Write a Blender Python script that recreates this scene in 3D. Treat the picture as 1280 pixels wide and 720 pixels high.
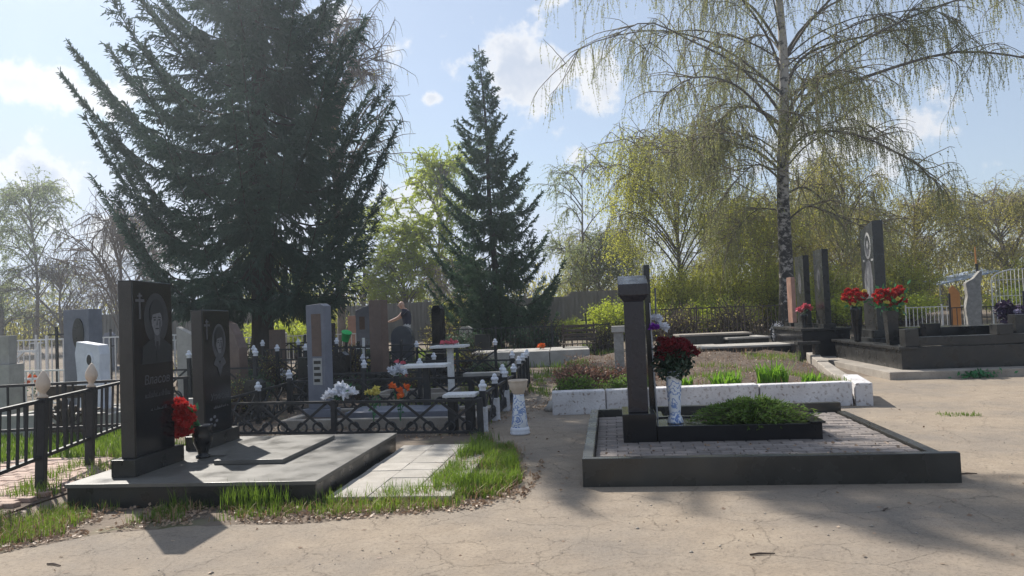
import bpy, bmesh, math, random
import numpy as np
from mathutils import Vector, Matrix
R = math.radians
for o in list(bpy.data.objects): bpy.data.objects.remove(o)
scn = bpy.context.scene
C = scn.collection

# ------------------------------------------------------------------ camera
PITCH, ROLL = R(1.91), R(2.3)
cam_d = bpy.data.cameras.new('camera'); cam = bpy.data.objects.new('camera', cam_d); C.objects.link(cam)
cam_d.sensor_width = 36; cam_d.lens = 27.0; cam_d.clip_end = 2000
cam.location = (0, 0, 1.6)
cam.rotation_euler = (Matrix.Rotation(R(90) + PITCH, 3, 'X') @ Matrix.Rotation(-ROLL, 3, 'Z')).to_euler()
scn.camera = cam

# ------------------------------------------------------------------ light
SUN_EL, SUN_AZ = R(43), R(-33.7)            # azimuth from +Y towards +X
sd = Vector((math.sin(SUN_AZ) * math.cos(SUN_EL), math.cos(SUN_AZ) * math.cos(SUN_EL), math.sin(SUN_EL)))
sun_d = bpy.data.lights.new('sun', 'SUN'); sun = bpy.data.objects.new('sun', sun_d); C.objects.link(sun)
sun_d.energy = 4.6; sun_d.angle = R(0.55); sun_d.color = (1.0, 0.945, 0.86)
sun.rotation_euler = (-sd).to_track_quat('-Z', 'Y').to_euler()
sun.location = (-20, 30, 40)
scn.view_settings.view_transform = 'Standard'; scn.view_settings.look = 'None'
scn.view_settings.exposure = 0.6; scn.view_settings.gamma = 1.0; scn.view_settings.use_curve_mapping = False

w = bpy.data.worlds.new('World'); scn.world = w; w.use_nodes = True
nt = w.node_tree; nt.nodes.clear()
def N(t, **k):
    n = nt.nodes.new(t)
    for a, b in k.items(): setattr(n, a, b)
    return n
def lk(a, b): nt.links.new(a, b)
def M2(op, a, b=None, c=None):
    n = N('ShaderNodeMath', operation=op)
    for i, v in enumerate((a, b, c)):
        if v is None: continue
        if isinstance(v, (int, float)): n.inputs[i].default_value = v
        else: lk(v, n.inputs[i])
    return n.outputs[0]
out = N('ShaderNodeOutputWorld'); bg = N('ShaderNodeBackground'); lk(bg.outputs[0], out.inputs[0])
sky = N('ShaderNodeTexSky', sky_type='NISHITA', sun_disc=False)
sky.sun_elevation = SUN_EL; sky.sun_rotation = SUN_AZ; sky.air_density = 1.0; sky.dust_density = 0.35; sky.ozone_density = 1.0
tc = N('ShaderNodeTexCoord'); sx = N('ShaderNodeSeparateXYZ'); lk(tc.outputs['Generated'], sx.inputs[0])
az = M2('ARCTAN2', sx.outputs[0], sx.outputs[1]); el = M2('ARCSINE', sx.outputs[2])
# scattered cumulus: broken noise over the whole sky plus the larger banks
cz = M2('ADD', M2('MAXIMUM', sx.outputs[2], 0.0), 0.22)
cv = N('ShaderNodeCombineXYZ'); lk(M2('DIVIDE', sx.outputs[0], cz), cv.inputs[0]); lk(M2('DIVIDE', sx.outputs[1], cz), cv.inputs[1])
n1 = N('ShaderNodeTexNoise'); n1.inputs['Scale'].default_value = 3.2; n1.inputs['Detail'].default_value = 8; n1.inputs['Roughness'].default_value = 0.6
lk(cv.outputs[0], n1.inputs['Vector'])
n2 = N('ShaderNodeTexNoise'); n2.inputs['Scale'].default_value = 20; n2.inputs['Detail'].default_value = 9; n2.inputs['Roughness'].default_value = 0.6
lk(tc.outputs['Generated'], n2.inputs['Vector'])
CLOUDS = [(-30.0, 15.2, 5.2, 2.2, 1.0), (-32.5, 10.0, 6.0, 2.2, .95), (-8.3, 19.2, 2.6, 1.8, .75), (-12.0, 22.0, 3.0, 2.0, .6), (1.8, 17.8, 5.6, 3.3, 1.15), (6.6, 16.4, 2.6, 2.4, .95),
          (-5.4, 15.8, 1.4, .7, .75), (4.2, 22.6, 1.8, 1.5, .8), (-6.5, 9.0, 7.0, 3.0, .75), (5.5, 11.5, 2.0, 1.2, .6), (24.5, 11.0, 9.0, 3.4, .75), (-26, 6.0, 16, 2.6, .6),
          (-62, 20, 8, 3, .9), (58, 22, 9, 3, .9), (120, 25, 10, 3, .9), (-120, 18, 10, 3, .9), (175, 22, 10, 3, .9), (60, 9, 14, 3, .8), (-70, 8, 14, 3, .7), (90, 40, 9, 5, .9), (-20, 50, 8, 4, .6), (150, 50, 9, 5, .8)]
tot = None
for a0, e0, sa, se, st in CLOUDS:
    da = M2('DIVIDE', M2('SUBTRACT', az, R(a0)), R(sa*.8)); de = M2('DIVIDE', M2('SUBTRACT', el, R(e0)), R(se*.78))
    q = M2('ADD', M2('MULTIPLY', da, da), M2('MULTIPLY', de, de))
    g = M2('MULTIPLY', M2('EXPONENT', M2('MULTIPLY', q, -1.0)), st)
    tot = g if tot is None else M2('MAXIMUM', tot, g)
dens = M2('ADD', M2('MULTIPLY', tot, 0.85), M2('MULTIPLY', M2('SUBTRACT', n2.outputs[0], 0.5), 1.9))
dens = M2('ADD', dens, M2('MULTIPLY', M2('SUBTRACT', n1.outputs[0], 0.5), 0.6))
def smooth(x, lo, hi):
    n = N('ShaderNodeMapRange', interpolation_type='SMOOTHSTEP'); lk(x, n.inputs[0])
    n.inputs[1].default_value = lo; n.inputs[2].default_value = hi; return n.outputs[0]
mask = smooth(dens, 0.27, 0.60); n3 = N('ShaderNodeTexNoise'); n3.inputs['Scale'].default_value = 11; n3.inputs['Detail'].default_value = 5; lk(tc.outputs['Generated'], n3.inputs['Vector']); core = M2('MULTIPLY', smooth(dens, 0.42, 0.85), smooth(n3.outputs[0], .38, .6))
cc = N('ShaderNodeMix', data_type='RGBA'); lk(core, cc.inputs[0])
cc.inputs[6].default_value = (8.1, 8.1, 8.25, 1); cc.inputs[7].default_value = (5.3, 5.8, 6.8, 1)
mx = N('ShaderNodeMix', data_type='RGBA'); lk(M2('MULTIPLY', mask, 0.92), mx.inputs[0]); 
veil = N('ShaderNodeMix', data_type='RGBA'); veil.inputs[0].default_value = 0.42; lk(sky.outputs[0], veil.inputs[6]); veil.inputs[7].default_value = (6.2, 6.9, 8.2, 1)
cap = N('ShaderNodeMix', data_type='RGBA', blend_type='DARKEN'); cap.inputs[0].default_value = 1.0; lk(veil.outputs[2], cap.inputs[6]); cap.inputs[7].default_value = (6.0, 6.7, 8.0, 1)
lk(cap.outputs[2], mx.inputs[6]); lk(cc.outputs[2], mx.inputs[7])
lk(mx.outputs[2], bg.inputs[0]); bg.inputs[1].default_value = 0.077

# ------------------------------------------------------------------ mesh helpers
def gz(y): return 0.0 if y < 16 else 0.018 * (min(y, 60.0) - 16)

class MB:
    def __init__(s): s.v = []; s.f = []
    def add(s, v, f):
        b = len(s.v); s.v += [tuple(p) for p in v]; s.f += [tuple(i + b for i in q) for q in f]; return s
    def box(s, x0, x1, y0, y1, z0, z1):
        return s.add([(x0,y0,z0),(x1,y0,z0),(x1,y1,z0),(x0,y1,z0),(x0,y0,z1),(x1,y0,z1),(x1,y1,z1),(x0,y1,z1)],
              [(0,3,2,1),(4,5,6,7),(0,1,5,4),(1,2,6,5),(2,3,7,6),(3,0,4,7)])
    def bar(s, a, b, wd, th=None):
        a = Vector(a); b = Vector(b); d = (b - a).normalized(); th = th or wd
        up = Vector((0,0,1)) if abs(d.z) < .95 else Vector((1,0,0))
        sdv = d.cross(up).normalized() * wd / 2; u = sdv.cross(d).normalized() * th / 2
        p = [a-sdv-u, a+sdv-u, a+sdv+u, a-sdv+u, b-sdv-u, b+sdv-u, b+sdv+u, b-sdv+u]
        return s.add(p, [(0,1,2,3),(7,6,5,4),(0,4,5,1),(1,5,6,2),(2,6,7,3),(3,7,4,0)])
    def prism(s, poly, z0, z1):
        n = len(poly)
        v = [(x,y,z0) for x,y in poly] + [(x,y,z1) for x,y in poly]
        return s.add(v, [tuple(range(n-1,-1,-1)), tuple(range(n,2*n))] + [(i,(i+1)%n,(i+1)%n+n,i+n) for i in range(n)])
    def xprism(s, poly, x0, x1):       # polygon in (y,z), extruded along x
        n = len(poly)
        v = [(x0,y,z) for y,z in poly] + [(x1,y,z) for y,z in poly]
        return s.add(v, [tuple(range(n-1,-1,-1)), tuple(range(n,2*n))] + [(i,(i+1)%n,(i+1)%n+n,i+n) for i in range(n)])
    def lathe(s, prof, seg=16, c=(0,0,0)):
        v = []; f = []
        for r, z in prof:
            for k in range(seg):
                a = 2*math.pi*k/seg; v.append((c[0]+r*math.cos(a), c[1]+r*math.sin(a), c[2]+z))
        for i in range(len(prof)-1):
            for k in range(seg):
                k2 = (k+1) % seg; f.append((i*seg+k, i*seg+k2, (i+1)*seg+k2, (i+1)*seg+k))
        f.append(tuple(range(seg-1,-1,-1))); m = len(prof)-1; f.append(tuple(range(m*seg,(m+1)*seg)))
        return s.add(v, f)
    def ball(s, c, r, seg=10, rings=6, sz=1.0):
        pr = [(max(.002, r*math.sin(math.pi*i/rings)), -r*sz*math.cos(math.pi*i/rings)) for i in range(rings+1)]
        return s.lathe(pr, seg, c)
    def tube(s, pts, rad, seg=6):
        V, F = tubes(np.array([pts], float), np.array([rad], float), seg)
        return s.add(V.tolist(), F.tolist())
    def mesh(s, name, mat, smooth=False, bevel=0, bseg=2):
        me = bpy.data.meshes.new(name); me.from_pydata(s.v, [], s.f)
        if bevel:
            bm = bmesh.new(); bm.from_mesh(me)
            bmesh.ops.bevel(bm, geom=bm.edges[:], offset=bevel, segments=bseg, affect='EDGES', profile=.6)
            bm.to_mesh(me); bm.free()
        me.materials.append(mat)
        if smooth: me.polygons.foreach_set('use_smooth', [True]*len(me.polygons))
        me.update(); return me

def obj(name, me, parent=None, loc=(0,0,0), rot=(0,0,0)):
    o = bpy.data.objects.new(name, me); C.objects.link(o); o.location = loc; o.rotation_euler = rot
    if parent: o.parent = parent
    return o
def tag(o, label, cat, group=None):
    o['label'] = label; o['category'] = cat
    if group: o['group'] = group
    return o
def thing(name, label, cat, loc=(0,0,0), rz=0, group=None):
    return tag(obj(name, None, None, loc, (0,0,R(rz))), label, cat, group)
def struct(o): o['kind'] = 'structure'; return o
def stuff(o): o['kind'] = 'stuff'; return o
def bx(name, mat, parent, x0,x1,y0,y1,z0,z1, bevel=.006):
    return obj(name, MB().box(x0,x1,y0,y1,z0,z1).mesh(name, mat, bevel=bevel), parent)

def arr_mesh(name, V, F, mat, smooth=False):
    V = np.asarray(V, np.float32); F = np.asarray(F, np.int32)
    me = bpy.data.meshes.new(name); k = F.shape[1]
    me.vertices.add(len(V)); me.vertices.foreach_set('co', V.ravel())
    me.loops.add(F.size); me.loops.foreach_set('vertex_index', F.ravel())
    me.polygons.add(len(F)); me.polygons.foreach_set('loop_start', np.arange(0, F.size, k, dtype=np.int32))
    if smooth: me.polygons.foreach_set('use_smooth', np.ones(len(F), bool))
    me.materials.append(mat); me.update(calc_edges=True); me.validate(); return me
def cat(parts):
    V = []; F = []; b = 0
    for v, f in parts:
        V.append(v); F.append(np.asarray(f) + b); b += len(v)
    return np.concatenate(V), np.concatenate(F)
def nrm(a): return a / np.maximum(np.linalg.norm(a, axis=-1, keepdims=True), 1e-9)
def tubes(P, Rr, seg=4):
    P = np.asarray(P, float); n, k, _ = P.shape
    T = np.gradient(P, axis=1); T = nrm(T)
    ref = np.where(np.abs(T[:, :1, 2:3]) > .9, np.array([1.,0,0]), np.array([0,0,1.])); ref = np.broadcast_to(ref, T.shape)
    A = nrm(np.cross(T, ref)); B = np.cross(T, A)
    a = np.arange(seg) * 2*np.pi/seg
    V = P[:, :, None, :] + Rr[:, :, None, None] * (A[:, :, None, :]*np.cos(a)[None,None,:,None] + B[:, :, None, :]*np.sin(a)[None,None,:,None])
    idx = np.arange(n*k*seg).reshape(n, k, seg)
    i0 = idx[:, :-1, :]; i1 = idx[:, 1:, :]
    F = np.stack([i0, np.roll(i0, -1, 2), np.roll(i1, -1, 2), i1], -1).reshape(-1, 4)
    return V.reshape(-1, 3), F
def leaves(rng, P, D, L, W):
    n = len(P); D = nrm(D); S = nrm(np.cross(D, rng.normal(size=(n,3))))
    L = np.broadcast_to(L, n)[:, None]; W = np.broadcast_to(W, n)[:, None]
    V = np.stack([P, P + D*L*.45 + S*W/2, P + D*L, P + D*L*.45 - S*W/2], 1).reshape(-1, 3)
    return V, np.arange(n*4).reshape(-1, 4)
def strips(rng, P, D, L, W):          # crossed needle strips
    n = len(P); D = nrm(D); S = nrm(np.cross(D, rng.normal(size=(n,3)))); T = np.cross(D, S)
    L = np.broadcast_to(L, n)[:, None]; W = np.broadcast_to(W, n)[:, None]; o = []
    for Q in (S, T):
        o.append(np.stack([P - Q*W*.35, P + D*L*.55 - Q*W*.5, P + D*L, P + D*L*.5 + Q*W*.5], 1))
    V = np.concatenate(o).reshape(-1, 3)
    return V, np.arange(len(V)).reshape(-1, 4)
def bez(pts, k):
    pts = np.array(pts, float); t = np.linspace(0, len(pts)-1, k); out = []
    for x in t:
        i = min(int(x), len(pts)-2); u = x - i
        p0 = pts[max(i-1,0)]; p1 = pts[i]; p2 = pts[i+1]; p3 = pts[min(i+2,len(pts)-1)]
        out.append(.5*((2*p1)+(-p0+p2)*u+(2*p0-5*p1+4*p2-p3)*u*u+(-p0+3*p1-3*p2+p3)*u**3))
    return np.array(out)

# ------------------------------------------------------------------ materials
def new_mat(name):
    m = bpy.data.materials.new(name); m.use_nodes = True; t = m.node_tree
    return m, t, t.nodes['Principled BSDF']
def pmat(name, c1, c2, scale=6, rough=.6, r2=None, bump=0, bscale=40, metal=0, spec=.5, detail=6, speck=None, sscale=220, samt=.5, vary=0, stretch=None, island=0):
    m, t, b = new_mat(name); nd = t.nodes; l = t.links
    tcn = nd.new('ShaderNodeTexCoord'); vec = tcn.outputs['Object']
    if stretch:
        mp = nd.new('ShaderNodeMapping'); mp.inputs['Scale'].default_value = stretch; l.new(vec, mp.inputs[0]); vec = mp.outputs[0]
    if vary:
        oi = nd.new('ShaderNodeObjectInfo'); va = nd.new('ShaderNodeVectorMath'); va.operation = 'ADD'; l.new(vec, va.inputs[0])
        ms = nd.new('ShaderNodeMath'); ms.operation = 'MULTIPLY'; ms.inputs[1].default_value = 37; l.new(oi.outputs['Random'], ms.inputs[0]); l.new(ms.outputs[0], va.inputs[1]); vec = va.outputs[0]
    n = nd.new('ShaderNodeTexNoise'); n.inputs['Scale'].default_value = scale; n.inputs['Detail'].default_value = detail; n.inputs['Roughness'].default_value = .65
    l.new(vec, n.inputs['Vector'])
    cr = nd.new('ShaderNodeValToRGB'); cr.color_ramp.elements[0].position = .3; cr.color_ramp.elements[1].position = .7
    cr.color_ramp.elements[0].color = (*c1, 1); cr.color_ramp.elements[1].color = (*c2, 1); l.new(n.outputs[0], cr.inputs[0]); col = cr.outputs[0]
    if speck:
        n2 = nd.new('ShaderNodeTexNoise'); n2.inputs['Scale'].default_value = sscale; n2.inputs['Detail'].default_value = 3; l.new(vec, n2.inputs['Vector'])
        r = nd.new('ShaderNodeMapRange'); r.inputs[1].default_value = .55; r.inputs[2].default_value = .72; r.inputs[4].default_value = samt; l.new(n2.outputs[0], r.inputs[0])
        mi = nd.new('ShaderNodeMix'); mi.data_type = 'RGBA'; l.new(r.outputs[0], mi.inputs[0]); l.new(col, mi.inputs[6]); mi.inputs[7].default_value = (*speck, 1); col = mi.outputs[2]
    if vary or island:
        hs = nd.new('ShaderNodeHueSaturation'); l.new(col, hs.inputs['Color']); mr = nd.new('ShaderNodeMapRange'); amt = vary or island
        mr.inputs[3].default_value = 1 - amt; mr.inputs[4].default_value = 1 + amt
        if vary: l.new(oi.outputs['Random'], mr.inputs[0])
        else:
            ge = nd.new('ShaderNodeNewGeometry'); l.new(ge.outputs['Random Per Island'], mr.inputs[0])
        l.new(mr.outputs[0], hs.inputs['Value']); col = hs.outputs[0]
    l.new(col, b.inputs['Base Color'])
    b.inputs['Metallic'].default_value = metal; b.inputs['Specular IOR Level'].default_value = spec
    if r2 is None: b.inputs['Roughness'].default_value = rough
    else:
        nr = nd.new('ShaderNodeTexNoise'); nr.inputs['Scale'].default_value = scale*1.7; nr.inputs['Detail'].default_value = 5; l.new(vec, nr.inputs['Vector'])
        mr2 = nd.new('ShaderNodeMapRange'); mr2.inputs[1].default_value = .3; mr2.inputs[2].default_value = .7; mr2.inputs[3].default_value = rough; mr2.inputs[4].default_value = r2
        l.new(nr.outputs[0], mr2.inputs[0]); l.new(mr2.outputs[0], b.inputs['Roughness'])
    if bump:
        nb = nd.new('ShaderNodeTexNoise'); nb.inputs['Scale'].default_value = bscale; nb.inputs['Detail'].default_value = 6; l.new(vec, nb.inputs['Vector'])
        bp = nd.new('ShaderNodeBump'); bp.inputs['Strength'].default_value = bump; bp.inputs['Distance'].default_value = .02; l.new(nb.outputs[0], bp.inputs['Height']); l.new(bp.outputs[0], b.inputs['Normal'])
    return m
def leafmat(name, c1, c2, trans=.4, rough=.55, tcol=None, scale=.6):
    m, t, b = new_mat(name); nd = t.nodes; l = t.links
    ge = nd.new('ShaderNodeNewGeometry'); tcn = nd.new('ShaderNodeTexCoord')
    n = nd.new('ShaderNodeTexNoise'); n.inputs['Scale'].default_value = scale; n.inputs['Detail'].default_value = 2; l.new(tcn.outputs['Object'], n.inputs['Vector'])
    ad = nd.new('ShaderNodeMath'); ad.operation = 'MULTIPLY_ADD'; l.new(ge.outputs['Random Per Island'], ad.inputs[0]); ad.inputs[1].default_value = .6
    sb = nd.new('ShaderNodeMath'); sb.operation = 'MULTIPLY_ADD'; l.new(n.outputs[0], sb.inputs[0]); sb.inputs[1].default_value = 1.4; sb.inputs[2].default_value = -.5
    l.new(sb.outputs[0], ad.inputs[2])
    mi = nd.new('ShaderNodeMix'); mi.data_type = 'RGBA'; l.new(ad.outputs[0], mi.inputs[0]); mi.inputs[6].default_value = (*c1, 1); mi.inputs[7].default_value = (*c2, 1)
    l.new(mi.outputs[2], b.inputs['Base Color']); b.inputs['Roughness'].default_value = rough; b.inputs['Specular IOR Level'].default_value = .35
    tr = nd.new('ShaderNodeBsdfTranslucent')
    if tcol:
        mm = nd.new('ShaderNodeMix'); mm.data_type = 'RGBA'; mm.blend_type = 'MULTIPLY'; mm.inputs[0].default_value = 1; l.new(mi.outputs[2], mm.inputs[6]); mm.inputs[7].default_value = (*tcol, 1); l.new(mm.outputs[2], tr.inputs[0])
    else: l.new(mi.outputs[2], tr.inputs[0])
    ms = nd.new('ShaderNodeMixShader'); ms.inputs[0].default_value = trans; l.new(b.outputs[0], ms.inputs[1]); l.new(tr.outputs[0], ms.inputs[2])
    l.new(ms.outputs[0], nd['Material Output'].inputs[0]); return m

K = {}
K['gran_black'] = pmat('polished black granite', (.009,.009,.011), (.015,.015,.017), 3, .1, .24, speck=(.05,.05,.055), samt=.35, spec=.4)
K['gran_side'] = pmat('brown grey dusty granite', (.026,.023,.021), (.045,.04,.036), 5, .35, .55, speck=(.15,.13,.12), samt=.5)
K['gran_dark'] = pmat('dusty dark granite', (.013,.013,.014), (.032,.031,.029), 3, .18, .48, speck=(.09,.09,.088), samt=.5, spec=.42)
K['gran_slab'] = pmat('weathered grey granite', (.085,.08,.072), (.15,.14,.122), 2.2, .3, .6, speck=(.3,.29,.27), samt=.4, bump=.06, bscale=90)
K['gran_violet'] = pmat('violet grey gabbro', (.013,.012,.018), (.028,.024,.032), 4, .14, .42, speck=(.12,.11,.13), samt=.5, spec=.42)
K['gran_arch'] = pmat('slate grey granite', (.035,.038,.048), (.055,.058,.07), 4, .3, .5, speck=(.12,.12,.14), samt=.4)
K['gran_kerb'] = pmat('dusty kerb granite', (.02,.02,.019), (.05,.048,.042), 1.6, .14, .45, speck=(.1,.1,.095), samt=.5)
K['gran_blue'] = pmat('blue grey granite', (.11,.12,.15), (.17,.18,.22), 4, .5, .7, speck=(.28,.29,.33), samt=.5)
K['gran_brown'] = pmat('brown red granite', (.08,.05,.04), (.14,.09,.07), 6, .4, .6, speck=(.2,.15,.13), samt=.5)
K['gran_pink'] = pmat('pink granite', (.32,.17,.12), (.45,.26,.2), 8, .4, .6, speck=(.5,.4,.36), samt=.5)
K['etch'] = pmat('etched grey granite', (.11,.11,.12), (.17,.17,.18), 30, .7, bump=.05)
K['etch_dim'] = pmat('faint etched granite', (.05,.05,.055), (.085,.085,.09), 30, .7)
K['etch_faint'] = pmat('barely etched granite', (.02,.02,.023), (.03,.03,.033), 14, .6)
K['etch_dark'] = pmat('dark etched granite', (.01,.01,.012), (.014,.014,.016), 30, .6)
K['etch_light'] = pmat('pale engraved granite', (.3,.3,.29), (.4,.4,.39), 20, .7)
K['concrete'] = pmat('old concrete', (.24,.21,.18), (.38,.34,.29), 2.5, .85, bump=.35, bscale=35, speck=(.16,.14,.12), sscale=25, samt=.5)
K['concrete_pale'] = pmat('pale concrete', (.29,.275,.25), (.44,.42,.39), 3, .85, bump=.3, bscale=30, speck=(.3,.28,.26), sscale=18, samt=.5)
K['white_paint'] = pmat('flaking whitewash', (.46,.44,.44), (.68,.67,.68), 2.2, .85, bump=.6, bscale=18, speck=(.2,.15,.12), sscale=17, samt=1.0, detail=9)
K['paver'] = pmat('grey clay pavers', (.17,.145,.13), (.25,.215,.195), 7, .85, bump=.4, bscale=60, vary=.22)
K['brick_paver'] = pmat('pinkish pavers', (.36,.25,.2), (.5,.37,.3), 6, .85, bump=.4, bscale=60, vary=.16)
K['tile'] = pmat('pale concrete tiles', (.27,.245,.21), (.42,.39,.345), 4, .8, bump=.3, bscale=50, vary=.1, speck=(.24,.2,.16), sscale=16, samt=.5)
K['iron'] = pmat('black painted iron', (.012,.012,.014), (.03,.03,.034), 8, .45, .7, bump=.15, bscale=70)
K['iron_rust'] = pmat('rusty dark iron', (.03,.02,.016), (.08,.055,.04), 8, .7, bump=.2)
K['silver'] = pmat('silver painted steel', (.45,.45,.47), (.6,.6,.62), 8, .45, .65, speck=(.3,.25,.2), sscale=20, samt=.5)
K['white_iron'] = pmat('white painted iron', (.6,.6,.6), (.75,.75,.74), 9, .6, speck=(.4,.33,.28), sscale=30, samt=.5)
K['cream'] = pmat('cream painted concrete', (.55,.44,.34), (.68,.57,.46), 14, .75, bump=.2)
K['white_cer'] = pmat('white ceramic', (.6,.62,.68), (.8,.82,.86), 8, .35, .5)
K['plank'] = pmat('grey weathered boards', (.15,.135,.12), (.27,.25,.225), 3, .85, bump=.3, bscale=20, stretch=(1,1,.15), vary=.12)
K['bark'] = pmat('spruce bark', (.035,.028,.024), (.075,.06,.052), 6, .95, bump=.9, bscale=14, stretch=(1,1,.35))
K['twig'] = pmat('brown twigs', (.07,.05,.04), (.13,.095,.075), 4, .9)
K['limb_bark'] = pmat('grey brown limb bark', (.07,.058,.05), (.17,.145,.125), 5, .9, bump=.5, bscale=20)
K['twig_tan'] = pmat('tan spring twigs', (.16,.13,.09), (.26,.22,.15), 4, .9)
K['twig_grey'] = pmat('grey twigs', (.14,.115,.1), (.24,.2,.175), 4, .9)
K['soil'] = pmat('dark soil', (.05,.034,.024), (.12,.085,.06), 5, .95, bump=.8, bscale=22)
K['dry'] = leafmat('dry stalks', (.26,.14,.075), (.42,.28,.16), .25)
K['dry_red'] = leafmat('reddish dry stalks', (.22,.1,.07), (.36,.2,.13), .25)
K['litter'] = leafmat('dead leaves', (.2,.12,.075), (.46,.34,.24), .15)
K['grass'] = leafmat('fresh grass', (.075,.14,.02), (.2,.29,.055), .45, .5, (1.2,1.2,.7), 1.5)
K['iris'] = leafmat('iris leaves', (.11,.24,.035), (.22,.38,.07), .5, .45, (1.2,1.2,.6))
K['juniper'] = leafmat('juniper sprays', (.07,.15,.025), (.24,.34,.075), .5, .6, None, 3)
K['spruce'] = leafmat('spruce needles', (.04,.075,.058), (.085,.14,.098), .3, .6, None, .5)
K['spruce2'] = leafmat('young spruce needles', (.045,.09,.052), (.1,.165,.085), .32, .6, None, .7)
K['birch_leaf'] = leafmat('young birch leaves', (.22,.24,.135), (.37,.39,.22), .52, .5, (1.2,1.15,.6))
K['leaf_yel'] = leafmat('yellow green spring leaves', (.32,.35,.095), (.5,.52,.16), .62, .5, (1.2,1.15,.5))
K['leaf_grn'] = leafmat('light green spring leaves', (.29,.34,.07), (.46,.5,.12), .62, .5, (1.15,1.2,.5))
K['leaf_olive'] = leafmat('olive brown spring twigs', (.32,.31,.11), (.5,.48,.17), .62, .5, (1.1,1.05,.6))
K['leaf_pale'] = leafmat('pale green spring leaves', (.24,.29,.12), (.38,.44,.18), .55, .5)
K['green_pl'] = leafmat('plastic leaves', (.02,.12,.04), (.05,.22,.08), .15, .3)
K['red'] = leafmat('red silk petals', (.38,.014,.016), (.56,.04,.032), .35, .6)
K['red_dark'] = leafmat('dark red silk petals', (.09,.004,.01), (.22,.008,.018), .25, .6)
K['orange'] = leafmat('orange silk petals', (.75,.12,.03), (.85,.25,.05), .2, .6)
K['yellow'] = leafmat('yellow silk petals', (.6,.5,.08), (.75,.66,.2), .2, .6)
K['pink'] = leafmat('pink silk petals', (.6,.1,.14), (.75,.2,.25), .2, .6)
K['whitep'] = leafmat('white silk petals', (.7,.72,.78), (.85,.86,.9), .2, .6)
K['purple'] = leafmat('purple silk petals', (.2,.02,.35), (.3,.05,.5), .2, .6)
K['green_plastic'] = pmat('bright green plastic', (.02,.5,.12), (.03,.6,.16), 4, .3)
K['orange_stone'] = pmat('orange stone', (.5,.2,.05), (.62,.28,.08), 5, .6)
K['rock'] = pmat('rough grey stone', (.16,.155,.145), (.33,.32,.3), 6, .9, bump=.7, bscale=12)
K['blue_tarp'] = pmat('blue white canopy', (.25,.35,.6), (.6,.68,.8), 2, .5)
K['skin'] = pmat('skin', (.5,.3,.22), (.58,.36,.27), 5, .6)
K['cloth_dark'] = pmat('navy cotton', (.03,.03,.05), (.05,.05,.075), 9, .9)
K['cloth_pale'] = pmat('pale cotton', (.45,.46,.48), (.55,.56,.58), 9, .9)
K['wreath'] = leafmat('dark wreath foliage', (.02,.015,.04), (.07,.03,.09), .1)

def blue_china():
    m, t, b = new_mat('blue and white porcelain'); nd = t.nodes; l = t.links
    tcn = nd.new('ShaderNodeTexCoord'); v = nd.new('ShaderNodeTexVoronoi'); v.inputs['Scale'].default_value = 9.5; v.feature = 'F1'
    n = nd.new('ShaderNodeTexNoise'); n.inputs['Scale'].default_value = 14; n.inputs['Detail'].default_value = 3; l.new(tcn.outputs['Object'], n.inputs['Vector'])
    mm = nd.new('ShaderNodeMix'); mm.data_type = 'RGBA'; mm.inputs[0].default_value = .12; l.new(tcn.outputs['Object'], mm.inputs[6]); l.new(n.outputs['Color'], mm.inputs[7]); l.new(mm.outputs[2], v.inputs['Vector'])
    r = nd.new('ShaderNodeValToRGB'); e = r.color_ramp.elements; e[0].position = 0; e[0].color = (.75,.77,.8,1); e[1].position = 1; e[1].color = (.75,.77,.8,1)
    for p, c in ((.17,(.12,.2,.45)), (.3,(.16,.26,.52)), (.34,(.75,.77,.8)), (.47,(.75,.77,.8)), (.5,(.2,.3,.55)), (.56,(.2,.3,.55)), (.6,(.75,.77,.8))):
        x = e.new(p); x.color = (*c, 1)
    l.new(v.outputs['Distance'], r.inputs[0]); l.new(r.outputs[0], b.inputs['Base Color']); b.inputs['Roughness'].default_value = .3; return m
K['china'] = blue_china()

def birch_bark():
    m, t, b = new_mat('birch bark'); nd = t.nodes; l = t.links
    tcn = nd.new('ShaderNodeTexCoord'); mp = nd.new('ShaderNodeMapping'); mp.inputs['Scale'].default_value = (2.2,2.2,3.2); l.new(tcn.outputs['Object'], mp.inputs[0])
    n = nd.new('ShaderNodeTexNoise'); n.inputs['Scale'].default_value = 1.6; n.inputs['Detail'].default_value = 8; n.inputs['Roughness'].default_value = .75; l.new(mp.outputs[0], n.inputs['Vector'])
    sp = nd.new('ShaderNodeSeparateXYZ'); l.new(tcn.outputs['Object'], sp.inputs[0])
    mr = nd.new('ShaderNodeMapRange'); mr.inputs[1].default_value = 0; mr.inputs[2].default_value = 11; mr.inputs[3].default_value = .1; mr.inputs[4].default_value = -.06; l.new(sp.outputs[2], mr.inputs[0])
    ad = nd.new('ShaderNodeMath'); l.new(n.outputs[0], ad.inputs[0]); l.new(mr.outputs[0], ad.inputs[1])
    r = nd.new('ShaderNodeValToRGB'); e = r.color_ramp.elements; e[0].position = .47; e[0].color = (.4,.37,.34,1); e[1].position = .57; e[1].color = (.035,.03,.028,1); l.new(ad.outputs[0], r.inputs[0])
    l.new(r.outputs[0], b.inputs['Base Color']); b.inputs['Roughness'].default_value = .85
    bp = nd.new('ShaderNodeBump'); bp.inputs['Strength'].default_value = .6; bp.inputs['Distance'].default_value = .03; l.new(n.outputs[0], bp.inputs['Height']); l.new(bp.outputs[0], b.inputs['Normal']); return m
K['birch_bark'] = birch_bark()

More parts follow.
